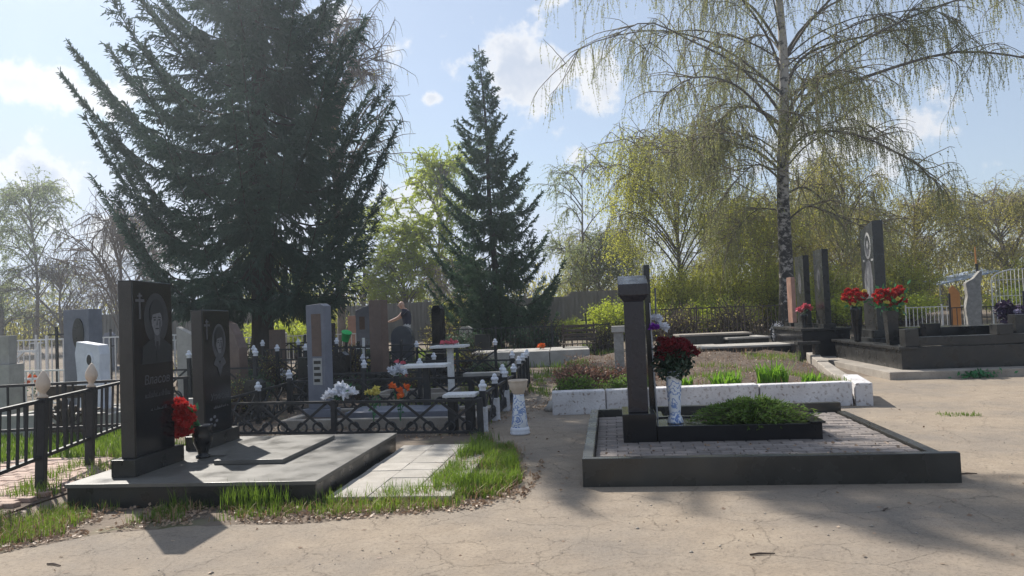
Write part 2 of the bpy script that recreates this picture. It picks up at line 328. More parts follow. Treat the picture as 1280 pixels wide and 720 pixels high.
def road_mat():
    m, t, b = new_mat('cracked sandy concrete'); nd = t.nodes; l = t.links
    tcn = nd.new('ShaderNodeTexCoord'); P = tcn.outputs['Object']
    def noise(s, d=6, r=.6, vec=P):
        n = nd.new('ShaderNodeTexNoise'); n.inputs['Scale'].default_value = s; n.inputs['Detail'].default_value = d; n.inputs['Roughness'].default_value = r; l.new(vec, n.inputs['Vector']); return n
    def mp(x, a, bb, c=0, d=1):
        r = nd.new('ShaderNodeMapRange'); r.inputs[1].default_value = a; r.inputs[2].default_value = bb; r.inputs[3].default_value = c; r.inputs[4].default_value = d; l.new(x, r.inputs[0]); return r.outputs[0]
    def mixc(f, a, bcol, bl='MIX'):
        x = nd.new('ShaderNodeMix'); x.data_type = 'RGBA'; x.blend_type = bl; l.new(f, x.inputs[0]) if not isinstance(f, float) else setattr(x.inputs[0], 'default_value', f)
        for i, c in ((6, a), (7, bcol)):
            if isinstance(c, tuple): x.inputs[i].default_value = (*c, 1)
            else: l.new(c, x.inputs[i])
        return x.outputs[2]
    def mul(a, bb):
        x = nd.new('ShaderNodeMath'); x.operation = 'MULTIPLY'; l.new(a, x.inputs[0])
        if isinstance(bb, float): x.inputs[1].default_value = bb
        else: l.new(bb, x.inputs[1])
        return x.outputs[0]
    big = noise(.55, 5); mid = noise(3.5, 6, .7); fine = noise(38, 6, .75); grit = noise(120, 4, .75)
    col = mixc(mp(mid.outputs[0], .3, .72), (.26,.208,.156), (.365,.298,.225))
    col = mixc(mul(mp(big.outputs[0], .42, .66), .75), col, (.19,.17,.15))
    col = mixc(mul(mp(noise(1.7, 7, .75).outputs[0], .52, .7), .5), col, (.35,.28,.205))
    col = mixc(mul(mp(fine.outputs[0], .5, .68), .75), col, (.15,.12,.092))
    col = mixc(mul(mp(grit.outputs[0], .54, .68), .7), col, (.38,.32,.25))
    def cracks(scale, width, warp, lo, hi, seed):
        wv = noise(1.6 + seed*.3, 9, .7); wv2 = nd.new('ShaderNodeVectorMath'); wv2.operation = 'MULTIPLY_ADD'; l.new(wv.outputs['Color'], wv2.inputs[0]); wv2.inputs[1].default_value = (warp,)*3
        l.new(P, wv2.inputs[2]); v = nd.new('ShaderNodeTexVoronoi'); v.feature = 'DISTANCE_TO_EDGE'; v.voronoi_dimensions = '2D'; v.inputs['Scale'].default_value = scale; v.inputs['Randomness'].default_value = .85
        l.new(wv2.outputs[0], v.inputs['Vector']); c = mp(v.outputs['Distance'], 0, width, 1, 0)
        k = noise(.8 + seed, 3); return mul(c, mp(k.outputs[0], lo, hi))
    c1 = cracks(1.15, .0065, .42, .36, .62, 0.); c2 = cracks(2.4, .008, .5, .46, .66, 1.7)
    mxn = nd.new('ShaderNodeMath'); mxn.operation = 'MAXIMUM'; l.new(c1, mxn.inputs[0]); l.new(c2, mxn.inputs[1]); ck = mxn.outputs[0]
    col = mixc(mul(ck, .38), col, (.085,.066,.052))
    l.new(col, b.inputs['Base Color']); b.inputs['Roughness'].default_value = .9; b.inputs['Specular IOR Level'].default_value = .25
    h = nd.new('ShaderNodeMath'); h.operation = 'MULTIPLY_ADD'; l.new(ck, h.inputs[0]); h.inputs[1].default_value = -1.0; l.new(mul(fine.outputs[0], 1.1), h.inputs[2])
    h2 = nd.new('ShaderNodeMath'); h2.operation = 'MULTIPLY_ADD'; l.new(mid.outputs[0], h2.inputs[0]); h2.inputs[1].default_value = 1.1; l.new(h.outputs[0], h2.inputs[2])
    bp = nd.new('ShaderNodeBump'); bp.inputs['Strength'].default_value = .7; bp.inputs['Distance'].default_value = .012; l.new(h2.outputs[0], bp.inputs['Height']); l.new(bp.outputs[0], b.inputs['Normal'])
    return m
K['road'] = road_mat()
K['ground'] = pmat('trodden earth', (.10,.075,.055), (.2,.155,.115), 1.3, .95, bump=.7, bscale=18, speck=(.12,.13,.05), sscale=2.3, samt=.7)
K['meadow'] = pmat('spring turf', (.09,.1,.035), (.17,.17,.07), 1.5, .95, bump=.7, bscale=18)

# ------------------------------------------------------------------ the setting
rs = random.Random(5)
def FR(ox, oy, rz):
    c, s = math.cos(R(rz)), math.sin(R(rz))
    return lambda u, v, z=0: (ox + u*c - v*s, oy + u*s + v*c, z)
gr = MB(); ys = [-40, 16, 60, 160]
for y in ys: gr.v += [(-150, y, gz(y)), (150, y, gz(y))]
gr.f = [(2*i, 2*i+1, 2*i+3, 2*i+2) for i in range(3)]
struct(obj('ground', gr.mesh('ground', K['ground'])))
lim = [(-30,-8),(40,-8),(40,15.95),(0.35,15.95),(0.1,14.2),(-0.15,12.5),(-0.42,10.9),(-0.55,10.0),(-0.2,9.6),(0.02,9.0),(0.08,7.7),(-0.1,6.75),(-.6,6.36),(-1.7,6.12),(-2.6,6.2),(-3.3,6.1),(-3.85,5.55),(-5,4.8),(-8,3.3),(-14,.5),(-30,-3)]
poly = []
for i, a in enumerate(lim):
    b = lim[(i+1) % len(lim)]; n = 1 if i < 3 or i > 17 else max(1, int(math.dist(a, b)/.12))
    for k in range(n):
        t = k/n; j = .035 if n > 1 else 0
        poly.append((a[0]+(b[0]-a[0])*t+rs.uniform(-j,j), a[1]+(b[1]-a[1])*t+rs.uniform(-j,j)))
rm = MB(); rm.v = [(x,y,.006) for x,y in poly]; rm.f = [tuple(range(len(poly)))]
rme = rm.mesh('road', K['road']); struct(obj('road', rme))

# turf inside the left enclosure and brick path beside it
tf = MB(); tf.v = [(-14,8.6,.005),(-5.6,8.6,.005),(-5.5,15.9,.005),(-14,15.9,.005)]; tf.f = [(0,1,2,3)]
struct(obj('lawn', tf.mesh('lawn', K['meadow'])))
FS = FR(-4.11, 6.98, -6.8)
path = struct(obj('brick_path', MB().box(-2.4,-.42,-1.6,2.55,.0,.012).mesh('bed', K['soil']), None, (-4.11,6.98,.004), (0,0,R(-6.8))))
pm = MB().box(-.095,.095,-.047,.047,0,.045).mesh('paver', K['brick_paver'], bevel=.005, bseg=1)
for i in range(9):
    for j in range(24):
        u = -2.3 + i*.2 + (.1 if j % 2 else 0); v = -.05 + j*.1
        if v < .0 and u < -1: continue
        p = obj('paver', pm, path, (u, v, .006 + rs.uniform(-.004,.006)), (rs.uniform(-.02,.02), rs.uniform(-.02,.02), rs.uniform(-.03,.03)))

# tiled walk right of the left grave
walk = struct(obj('tiled_walk', MB().box(2.40,3.52,.12,2.62,0,.012).mesh('bed', K['soil']), None, (-4.11,6.98,.004), (0,0,R(-6.8))))
tm = MB().box(-.184,.184,-.184,.184,0,.04).mesh('tile', K['tile'], bevel=.004, bseg=1)
for i in range(3):
    for j in range(7):
        obj('tile', tm, walk, (2.60+i*.374, .28+j*.374, .012+rs.uniform(-.004,.005)), (rs.uniform(-.012,.012), rs.uniform(-.012,.012), rs.uniform(-.008,.008)))

# planting bed framed by whitewashed blocks
FB = FR(.57, 11.92, -3.2)
def bedz(u, v): return .24 + .05*math.sin(u*1.7+v*.9) + .04*math.sin(v*2.3-u) + .03*math.sin(5*u+3*v)
bm_ = MB(); nu, nv = 34, 60
for j in range(nv+1):
    for i in range(nu+1):
        v = .18 + j*10.2/nv; u0 = .1 + .02*v; u1 = 4.72 + .19*v
        u = u0 + (u1-u0)*i/nu
        x, y, _ = FB(u, v); e = min(i, nu-i, j, 4)/4
        bm_.v.append((x, y, gz(y) + bedz(u, v)*(.45+.55*e) + rs.uniform(-.012,.012)))
for j in range(nv):
    for i in range(nu):
        a = j*(nu+1)+i; bm_.f.append((a, a+1, a+nu+2, a+nu+1))
struct(obj('planting_bed', bm_.mesh('planting_bed', K['soil'], smooth=True)))
def block(label, x0, x1, rz0, hh, loc, tilt=0, th=.24):
    m = MB().box(x0, x1, 0, th, 0, hh)
    me = m.mesh('kerb_block', K['white_paint'], bevel=.025, bseg=3)
    o = obj('kerb_block', me, None, loc, (R(rs.uniform(-1.5,1.5)), R(tilt), R(rz0))); tag(o, label, 'kerb block', 'whitewashed blocks round the planting bed'); return o
bl = [(-.02,.80,'short whitewashed block at the left end of the bed front'), (.815,1.36,'whitewashed block half hidden behind the violet grey pillar'), (1.375,3.13,'long whitewashed block behind the juniper and the tall vase'), (3.15,4.52,'whitewashed block with peeling paint left of the bed corner')]
for i, (a, b, lb) in enumerate(bl):
    p = FB(a, 0); block(lb, 0, b-a, -3.2+rs.uniform(-.6,.6), .375+rs.uniform(-.008,.008), (p[0], p[1], -.005), rs.uniform(-.3,.3))
p0 = FB(4.56, -.12); ang = 73.6
names = ['whitewashed corner block standing end on at the right of the bed','low bare concrete kerb next to the whitewashed corner block','second low concrete kerb along the bed side','third low concrete kerb along the bed side','fourth low concrete kerb along the bed side','fifth low concrete kerb along the bed side','farthest low concrete kerb of the bed side']
d = 0
for i, lb in enumerate(names):
    ln = 1.5; a = R(ang); x = p0[0]+math.cos(a)*d; y = p0[1]+math.sin(a)*d
    o = block(lb, 0, ln-.03, ang, .36 if i == 0 else .25, (x+.22, y, gz(y)-.01)); d += ln
    if i: o.data.materials[0] = K['concrete']
# rubble stones at the left side of the bed
for i, (u, v, s) in enumerate([(.02,.55,.16),(.06,.95,.13),(.1,1.5,.18),(.12,2.1,.14),(.15,2.8,.17)]):
    m = MB(); m.ball((0,0,0), s, 8, 5, .7); m.v = [(x*rs.uniform(.8,1.25), y*rs.uniform(.8,1.25), z*rs.uniform(.85,1.15)) for x,y,z in m.v]
    q = FB(u, v); tag(obj('stone', m.mesh('stone', K['concrete_pale'], True), None, (q[0], q[1], s*.45)), ['pale stone at the front left corner of the bed','small pale stone second along the bed edge','pale rounded stone third along the bed edge','small stone fourth along the left bed edge','farthest pale stone along the left bed edge'][i], 'stone', 'stones edging the bed')

# ------------------------------------------------------------------ engraving helpers
def text(s, size, mat, parent, loc, rot, name='inscription', align='CENTER', shear=0):
    cu = bpy.data.curves.new('txt', 'FONT'); cu.body = s; cu.size = size; cu.align_x = align; cu.extrude = .0012; cu.shear = shear; cu.resolution_u = 3
    o = bpy.data.objects.new('txt', cu); C.objects.link(o); bpy.context.view_layer.update()
    me = bpy.data.meshes.new_from_object(o.evaluated_get(bpy.context.evaluated_depsgraph_get())); bpy.data.objects.remove(o); bpy.data.curves.remove(cu)
    me.materials.clear(); me.materials.append(mat); return obj(name, me, parent, loc, rot)
def plate(name, pts, mat, parent, z, mtx, th=.0012):   # outline in the face plane, a thin raised layer
    m = MB().prism(pts, z, z+th); o = obj(name, m.mesh(name, mat), parent); o.matrix_local = mtx; return o
def ell(cx, cy, rx, ry, n=28, a0=0, a1=360): return [(cx+rx*math.cos(R(a0+(a1-a0)*k/n)), cy+ry*math.sin(R(a0+(a1-a0)*k/n))) for k in range(n)]
def portrait(par, mtx, cx, cy, s, woman=False, halo=True):
    E_, D_, L_ = K['etch'], K['etch_dark'], K['etch_dim']; z = .0005
    plate('portrait_halo', ell(cx,cy+.02*s,.54*s,.72*s) if woman else ell(cx,cy+.02*s,.6*s,.74*s), L_ if woman else K['etch_faint'], par, z, mtx); z += .0015
    plate('portrait_hair', ell(cx,cy+.10*s,.40*s,.54*s) if woman else ell(cx,cy+.16*s,.35*s,.42*s), D_, par, z, mtx); z += .0015
    sh = [(cx-.75*s,cy-1.25*s),(cx+.75*s,cy-1.25*s),(cx+.68*s,cy-.75*s),(cx+.22*s,cy-.52*s),(cx-.22*s,cy-.52*s),(cx-.68*s,cy-.75*s)]
    if not woman: plate('portrait_jacket', sh, D_, par, z, mtx)
    plate('portrait_neck', [(cx-.13*s,cy-.75*s),(cx+.13*s,cy-.75*s),(cx+.14*s,cy-.3*s),(cx-.14*s,cy-.3*s)], L_, par, z+.0012, mtx)
    fx = [(cx+.26*s*math.cos(a)*(1-.14*(math.sin(a)<-.3)), cy-.06*s+.40*s*math.sin(a)) for a in [2*math.pi*k/26 for k in range(26)]]
    plate('portrait_face', fx, E_, par, z+.002, mtx)
    z += .0045
    fr = [(cx-.33*s,cy+.0*s),(cx-.25*s,cy+.0*s),(cx-.22*s,cy+.14*s),(cx-.05*s,cy+.17*s),(cx+.16*s,cy+.2*s),(cx+.23*s,cy+.12*s),(cx+.25*s,cy),(cx+.33*s,cy),(cx+.34*s,cy+.3*s),(cx+.2*s,cy+.5*s),(cx-.2*s,cy+.5*s),(cx-.34*s,cy+.3*s)]
    plate('portrait_fringe', fr, D_, par, z, mtx)
    for sg in (-1,1):
        plate('portrait_eye', ell(cx+sg*.115*s, cy-.01*s, .055*s, .024*s, 10), D_, par, z, mtx)
        plate('portrait_brow', [(cx+sg*.05*s,cy+.05*s),(cx+sg*.19*s,cy+.04*s),(cx+sg*.19*s,cy+.07*s),(cx+sg*.05*s,cy+.085*s)][::sg], D_, par, z, mtx)
    plate('portrait_cheek', [(cx+.1*s,cy-.06*s),(cx+.22*s,cy-.02*s),(cx+.2*s,cy-.22*s),(cx+.1*s,cy-.38*s),(cx+.12*s,cy-.2*s)], L_, par, z, mtx)
    plate('portrait_nose', [(cx-.04*s,cy-.17*s),(cx+.045*s,cy-.17*s),(cx+.015*s,cy)], L_, par, z, mtx)
    plate('portrait_mouth', ell(cx, cy-.26*s, .09*s, .022*s, 12), D_, par, z, mtx)
    if woman:
        plate('portrait_collar', [(cx-.5*s,cy-.86*s),(cx-.3*s,cy-.6*s),(cx-.12*s,cy-.68*s),(cx,cy-.9*s),(cx+.12*s,cy-.68*s),(cx+.3*s,cy-.6*s),(cx+.5*s,cy-.86*s),(cx+.2*s,cy-1.0*s),(cx,cy-1.4*s),(cx-.2*s,cy-1.0*s)], L_, par, z-.0025, mtx)
    else:
        plate('portrait_shirt', [(cx-.16*s,cy-.55*s),(cx,cy-1.1*s),(cx+.16*s,cy-.55*s)], L_, par, z-.0025, mtx)
        plate('portrait_tie', [(cx-.05*s,cy-.62*s),(cx-.06*s,cy-1.2*s),(cx+.06*s,cy-1.2*s),(cx+.05*s,cy-.62*s)], D_, par, z, mtx)
def cross_mark(par, mtx, cx, cy, s, mat, z=.0005, name='engraved_cross'):
    for a, b, c, d, k in ((-.06,.06,-.55,.5,0),(-.3,.3,.14,.25,.0013),(-.16,.16,.34,.42,.0013)):
        plate(name, [(cx+a*s,cy+c*s),(cx+b*s,cy+c*s),(cx+b*s,cy+d*s),(cx+a*s,cy+d*s)], mat, par, z+k, mtx)
def face_px(x, y=0, z=0):    # text plane on a face that looks along +x
    return Matrix(((0,0,1,x),(1,0,0,y),(0,1,0,z),(0,0,0,1)))
def face_nx(x, y=0, z=0):    # ... along -x
    return Matrix(((0,0,-1,x),(-1,0,0,y),(0,1,0,z),(0,0,0,1)))
def face_ny(x=0, y=0, z=0):  # ... along -y
    return Matrix(((1,0,0,x),(0,0,-1,y),(0,1,0,z),(0,0,0,1)))
def tmat(o, m, loc): o.matrix_local = m @ Matrix.Translation(loc)

def scribble(par, mtx, cx, cz, w_, h_, mat, seed):   # worn line of small engraved script, not legible in the photo
    rr = random.Random(seed); x = cx - w_/2; m = MB()
    while x < cx + w_/2:
        hh = h_*rr.choice((.55,.6,.7,1)); sl = h_*.25
        if rr.random() < .85: m.prism([(x,cz),(x+.006,cz),(x+.006+sl*hh/h_,cz+hh),(x+sl*hh/h_,cz+hh)], .0005, .0017)
        if rr.random() < .5: m.prism([(x+.007,cz+.001),(x+.02,cz+.001),(x+.02,cz+.006),(x+.007,cz+.006)], .0005, .0017)
        x += rr.uniform(.016,.028)
    o = obj('inscription', m.mesh('inscription', mat), par); o.matrix_local = mtx; return o
# ------------------------------------------------------------------ left double grave
t = thing('grave_slab', 'wide low grey granite grave slab with a raised plate, left foreground', 'grave', (-4.11,6.98,0), -6.8)
bx('plinth', K['gran_dark'], t, .015,2.35,.015,2.60,-.02,.185)
bx('top_plate', K['gran_slab'], t, 0,2.365,0,2.62,.187,.222, .005)
bx('raised_plate', K['gran_slab'], t, 1.0,1.72,.80,2.25,.2235,.268, .006)
bx('raised_plate', K['gran_slab'], t, .56,1.0,1.25,1.36,.2235,.24, .003)

def stele_px(label, u, v, wid, th, h, base_h, slant, who):
    x, y, _ = FS(u, v)
    s = thing('gravestone', label, 'gravestone', (x, y, .2235), -6.8)
    bx('base', K['gran_dark'], s, -.12,.12,-wid/2-.09,wid/2+.09,0,base_h, .005)
    m = MB().xprism([(-wid/2,base_h+.001),(wid/2,base_h+.001),(wid/2,h-slant),(wid/2-.03,h-slant),(-wid/2+.03,h),(-wid/2,h)], -th/2, th/2)
    obj('stele', m.mesh('stele', K['gran_black'], bevel=.004, bseg=1), s)
    for yy in (-wid/2, wid/2): pass
    bx('side_face', K['gran_side'], s, -th/2+.006,th/2-.012,-wid/2-.003,-wid/2+.001,base_h+.006,h-.01, 0)
    F = face_px(th/2)
    if who == 0:
        cross_mark(s, F, -.22, 1.60, .24, K['etch_dim'])
        portrait(s, F, .05, 1.46, .345)
        tmat(text('Власов', .125, K['etch_dim'], s, (0,0,0), (0,0,0), shear=.15), F, (.04, .83, .001))
        scribble(s, F, .04, .70, .42, .06, K['etch_dim'], 1); scribble(s, F, .07, .57, .3, .035, K['etch_dim'], 2)
    else:
        cross_mark(s, F, -.22, 1.34, .22, K['etch_dim'])
        portrait(s, F, .05, 1.18, .29, True)
        tmat(text('Утинова', .11, K['etch_dim'], s, (0,0,0), (0,0,0), shear=.15), F, (.04, .52, .001))
        scribble(s, F, .06, .42, .34, .028, K['etch'], 3)
        for q in range(5):
            plate('engraved_petal', ell(-.12+.07*math.cos(q*1.26), .28+.05*math.sin(q*1.26), .03, .018, 10), K['etch'], s, .0005, F)
    return s
stele_px('tall black granite gravestone etched with a man in jacket and tie', .40, .68, .66, .15, 1.84, .16, .015, 0)
stele_px('black granite gravestone etched with a woman in a white collar', .33, 2.06, .62, .14, 1.56, .15, .012, 1)

def head_mesh(name, mat, r, n=60, seed=0, flat=.8, L=.9):
    rng = np.random.default_rng(seed); d = nrm(rng.normal(size=(n,3))); d[:,2] = np.abs(d[:,2])*flat - .15; d = nrm(d)
    P = d*r*.35; V, F = leaves(rng, P, d + rng.normal(size=(n,3))*.35, r*L*rng.uniform(.7,1.1,n), r*.55)
    q = MB().ball((0,0,r*.12), r*.62, 8, 6, .8); qv = np.array(q.v); qf = np.array([f for f in q.f if len(f) == 4]); V, F = cat([(V, F), (qv, qf)])
    return arr_mesh(name, V, F, mat)
def bouquet(name, label, loc, heads, head_me, green=True, gcount=60, gr_=.12, stem_to=None, gl=.09, group=None, gmat=None):
    b = thing(name, label, 'bouquet', loc, 0, group); rr = random.Random(len(heads)*7+int(loc[0]*100))
    for h in heads:
        q = obj('flower_head', h[3] if len(h) > 3 else head_me, b, h[:3], (rr.uniform(-.6,.6), rr.uniform(-.6,.6), rr.uniform(0,6.28)))
    st = stem_to or (0,0,-.02); m = MB()
    for h in heads: 
        mid = ((h[0]+st[0])/2*.8, (h[1]+st[1])/2*.8, (h[2]+st[2])/2)
        m.tube([st, mid, h[:3]], [.004,.004,.003], 4)
    obj('stems', m.mesh('stems', K['green_pl']), b)
    if green:
        rng = np.random.default_rng(int(abs(loc[0])*1000)); hp = np.array([h[:3] for h in heads]); P = hp[rng.integers(0,len(hp),gcount)]*rng.uniform(.35,.95,(gcount,1)) + rng.normal(size=(gcount,3))*gr_*.4
        V, F = leaves(rng, P, rng.normal(size=(gcount,3))*.6 + P*4, gl*rng.uniform(.7,1.3,gcount), gl*.5); obj('foliage', arr_mesh('foliage', V, F, gmat or K['green_pl']), b)
    return b
def cluster(n, rx, ry, rz, c, seed, mind=.0):
    rr = random.Random(seed); o = []
    for k in range(n*30):
        if len(o) >= n: break
        a = [rr.uniform(-1,1) for _ in range(3)]
        if sum(q*q for q in a) > 1: continue
        p = (c[0]+a[0]*rx, c[1]+a[1]*ry, c[2]+a[2]*rz)
        if all(math.dist(p, q) > mind for q in o): o.append(p)
    return o
vx, vy, _ = FS(.66, 1.22)
va = thing('grave_vase', 'black granite vase on the grey slab between the two portrait stones', 'vase', (vx, vy, .2235), 0)
obj('body', MB().lathe([(.075,0),(.075,.02),(.05,.035),(.055,.06),(.095,.16),(.105,.24),(.085,.30),(.1,.325),(.1,.34),(.08,.34),(.07,.32)], 18).mesh('vase', K['gran_black'], True), va)
red_h = head_mesh('carnation', K['red'], .058, 70, 1)
bouquet('bouquet', 'large bunch of red carnations leaning left from the black vase', (vx, vy, .56), cluster(44, .14, .12, .19, (-.18,-.10,.10), 3, .05), red_h, True, 14, .1, (0,0,-.05), .12)

# ------------------------------------------------------------------ fences
def finial_mesh(name, mat, kind):
    m = MB()
    if kind == 0: m.lathe([(.045,0),(.05,.015),(.03,.03),(.03,.05),(.058,.09),(.068,.13),(.062,.17),(.04,.22),(.018,.26),(.004,.275)], 14)
    else:
        m.lathe([(.055,0),(.06,.01),(.05,.05),(.06,.06),(.06,.07),(.035,.09),(.035,.14),(.02,.17),(.006,.18)], 10)
        for k in range(5):
            a = k*1.257; m.ball((.042*math.cos(a),.042*math.sin(a),.08), .036, 7, 5)
        m.ball((0,0,.135), .045, 8, 5)
    return m.mesh(name, mat, True)
FIN0 = finial_mesh('finial', K['cream'], 0); FIN1 = finial_mesh('finial', K['white_cer'], 1)
def fence(label, p0, p1, z0, z1, posts, style, ph=.5, pw=.07, fin=None, bar_step=.15, iron='iron', group='black iron grave fences', name='grave_fence', post_mat=None, lean=0, base=None):
    dx, dy = p1[0]-p0[0], p1[1]-p0[1]; L = math.hypot(dx, dy); rz = math.degrees(math.atan2(dy, dx)); b0 = base if base is not None else gz(p0[1])
    slope = (gz(p1[1]) - gz(p0[1]))/L if base is None else 0
    f = thing(name, label, 'fence', (p0[0], p0[1], b0), rz, group); I = K[iron]
    f.rotation_euler = (R(lean), -math.atan(slope), R(rz))
    rail = MB().box(0, L, -.018, .018, -.017, .017).mesh('rail', I)
    for z in (z0, z1): obj('rail', rail, f, (0, 0, z))
    pme = MB().box(-pw/2, pw/2, -pw/2, pw/2, -.03, ph).mesh('post', K[post_mat or iron], bevel=.004, bseg=1)
    for u in posts:
        p = obj('post', pme, f, (u, 0, 0), (R(rs.uniform(-1.2,1.2)), R(rs.uniform(-1.2,1.2)), 0))
        if fin: obj('finial', fin, p, (0, 0, ph)).scale = (1,1,1) if fin is FIN0 else (.8,.8,.85)
    if style == 'bars':
        bme = MB().box(-.011, .011, -.011, .011, z0, z1 + .005).mesh('bar', I); n = int(L/bar_step)
        for k in range(1, n):
            if min(abs(k*bar_step-u) for u in posts) > pw*.6: obj('bar', bme, f, (k*bar_step + rs.uniform(-.006,.006), 0, 0))
    else:
        n = max(1, round(L/(1.35*(z1-z0)))); s = L/n; hh = z1-z0
        b1 = MB().bar((0,0,z0),(s,0,z1),.016,.034).mesh('lattice_bar', I); b2 = MB().bar((0,.006,z1),(s,.006,z0),.016,.034).mesh('lattice_bar', I)
        rr_ = hh*.17; ring = MB().tube([(rr_*math.cos(a), 0, rr_*math.sin(a)) for a in [k*math.pi/7 for k in range(15)]], [.016]*15, 4).mesh('ring', I)
        for k in range(n):
            obj('lattice_bar', b1, f, (k*s, 0, 0)); obj('lattice_bar', b2, f, (k*s, 0, 0))
            for q in (.28, .72): obj('ring', ring, f, (k*s + s*q, -.004, z0 + rr_))
    return f
# left enclosure
a = (-4.63, 6.72); b = (-5.13, 10.15); Lf = math.dist(a, b)
fence('black barred fence with two cream spike posts beside the brick path', a, b, .36, .92, [1.0, 2.21, 3.42], 'bars', .95, .085, FIN0, .17, lean=2.2)
fence('low black barred fence at the back of the brick path', (-9.0,9.75), (-4.35,10.32), .34, .92, [.05,1.6,3.1,4.62], 'bars', .92, .05, None, .2)
# middle enclosures, lattice with white finials
G1 = 'black lattice fences round the middle graves'
fence('near black lattice fence with rings, just behind the left slab', (-4.22,11.1), (-.52,10.25), .05, .47, [.02,1.72,3.83], 'lattice', .5, .07, None, group=G1)
fence('black lattice fence with white finials across the middle of the plot', (-4.0,13.6), (-.18,12.75), .08, .56, [.02,2.02,3.87], 'lattice', .62, .075, FIN1, group=G1)
fence('black lattice fence with white finials on the left of the plot', (-4.24,11.2), (-3.95,15.3), .08, .52, [1.2,2.6], 'lattice', .52, .075, FIN1, group=G1)
fence('far black lattice fence beyond the white table', (-3.4,17.2), (.0,16.2), .1, .62, [.02,1.7,3.5], 'lattice', .66, .07, FIN1, group=G1)
# right side: silver sleeved posts
f = fence('black lattice fence along the dirt path with silver sleeved posts', (-.47,10.55), (-.02,13.8), .1, .5, [.02,1.1,2.2,3.2], 'lattice', .56, .085, FIN1, group=G1)
slv = MB().lathe([(.068,0),(.07,.01),(.066,.02),(.064,.33),(.068,.34),(.05,.345)], 14).mesh('sleeve', K['silver'], True)
for p in [c for c in f.children if c.name.startswith('post')][:3]: obj('sleeve', slv, p, (0, 0, .0))
fence('black lattice fence with white finials running to the concrete ledge', (.0,13.9), (.3,17.4), .1, .56, [1.0,1.9,2.7,3.3], 'lattice', .62, .085, FIN1, group=G1)
# under the spruce
G2 = 'fences under the big spruce'
fence('dark fence with white finials right under the big spruce', (-7.0,17.6), (-4.4,17.0), .15, .75, [.02,.5,1.15,1.75,2.4], 'lattice', .95, .07, FIN1, group=G2)
fence('low dark fence left of the spruce trunk', (-7.3,15.4), (-4.9,14.9), .12, .75, [.9,1.05,2.3], 'lattice', .98, .07, FIN1, group=G2)
fence('dark lattice fence behind the brown gravestone', (-5.2,20.2), (-1.6,19.2), .1, .85, [.02,1.2,2.4,3.6], 'lattice', .98, .06, None, group=G2)
fence('dark lattice fence deep under the spruce', (-9.6,22.2), (-5.4,22.0), .12, .9, [.02,1.4,2.8,4.1], 'lattice', 1.0, .06, FIN1, group=G2)
fence('dark iron fence under the young spruce', (-2.5,26.2), (3.2,25.6), .1, .95, [.02,1.9,3.8,5.7], 'bars', 1.0, .06, None, .16, group=G2)
# background fences
fence('rusty rail fence with branches in front of the willow', (4.6,26.2), (9.4,25.6), .12, 1.35, [.02,1.6,3.2,4.7], 'bars', 1.45, .05, None, .14, 'iron_rust', 'far fences')
fence('white picket fence of iron bars at far left', (-13.2,19.8), (-6.9,18.9), .25, 1.35, [.02,1.3,2.6,4.2,6.2], 'bars', 1.45, .06, None, .16, 'white_iron', 'far fences')
fence('white metal fence at far right between the flowers and stones', (16.3,32), (19.2,31.4), .1, .9, [.02,1.4,2.8], 'bars', 1.0, .05, None, .16, 'white_iron', 'far fences')
fence('thin black fence with a tall post at far right', (15.0,26.6), (19.5,25.2), .1, 1.0, [.1,2.3,4.6], 'bars', 1.5, .06, None, .15, 'iron', 'far fences')
g = thing('metal_gate', 'white metal gate with a diagonal brace at far left', 'gate', (-12.9,18.6,gz(18.6)), -6)
for nm, A, B in (('frame_post',(0,0,0),(0,0,1.4)),('frame_post',(1.5,0,0),(1.5,0,1.3)),('frame_rail',(0,0,1.12),(1.5,0,1.12)),('frame_rail',(0,0,.45),(1.5,0,.45)),('brace',(.35,0,.47),(1.1,0,1.1))):
    obj(nm, MB().bar(A, B, .05).mesh(nm, K['white_iron']), g)

# long ribbed concrete fence behind everything
wl = thing('concrete_fence', 'long grey ribbed panel fence behind the young spruce', 'fence', (-22,40.5,gz(40.5)-.1), -1.2)
def panel_me(seed):
    m = MB().box(0, 2.46, -.04, .04, 0, 2.05); rr = random.Random(seed)
    for k in range(12): m.box(.06+k*.2, .17+k*.2, -.09, -.039, .1, 2.0)
    return m.mesh('panel', K['plank'])
pmesh = panel_me(1)
postm = MB().box(-.09,.09,-.1,.1,0,2.2).mesh('post', K['plank'])
for k in range(14):
    obj('panel', pmesh, wl, (k*2.5+.02, rs.uniform(-.03,.03), rs.uniform(-.06,.05) + (.25 if k > 9 else 0)), (0, R(rs.uniform(-.6,.6)), 0)); obj('post', postm, wl, (k*2.5, .06, -.02))

# ------------------------------------------------------------------ middle graves
def simple_stone(name, label, cat_, loc, rz, base, poly_, th, mat, base_mat=None):
    s = thing(name, label, cat_, loc, rz, None)
    if base:
        bw, bd, bh = base; bx('base', base_mat or mat, s, -bw/2,bw/2,-bd/2,bd/2,-.01,bh, .008)
    else: bh = -.01
    m = MB().xprism(poly_, -th/2, th/2); m.v = [(y, x, z + bh) for x, y, z in m.v]; m.f = [q[::-1] for q in m.f]
    obj('stele', m.mesh('stele', mat, bevel=.006, bseg=1), s); return s
def rect(w_, h): return [(-w_/2,.002),(w_/2,.002),(w_/2,h),(-w_/2,h)]
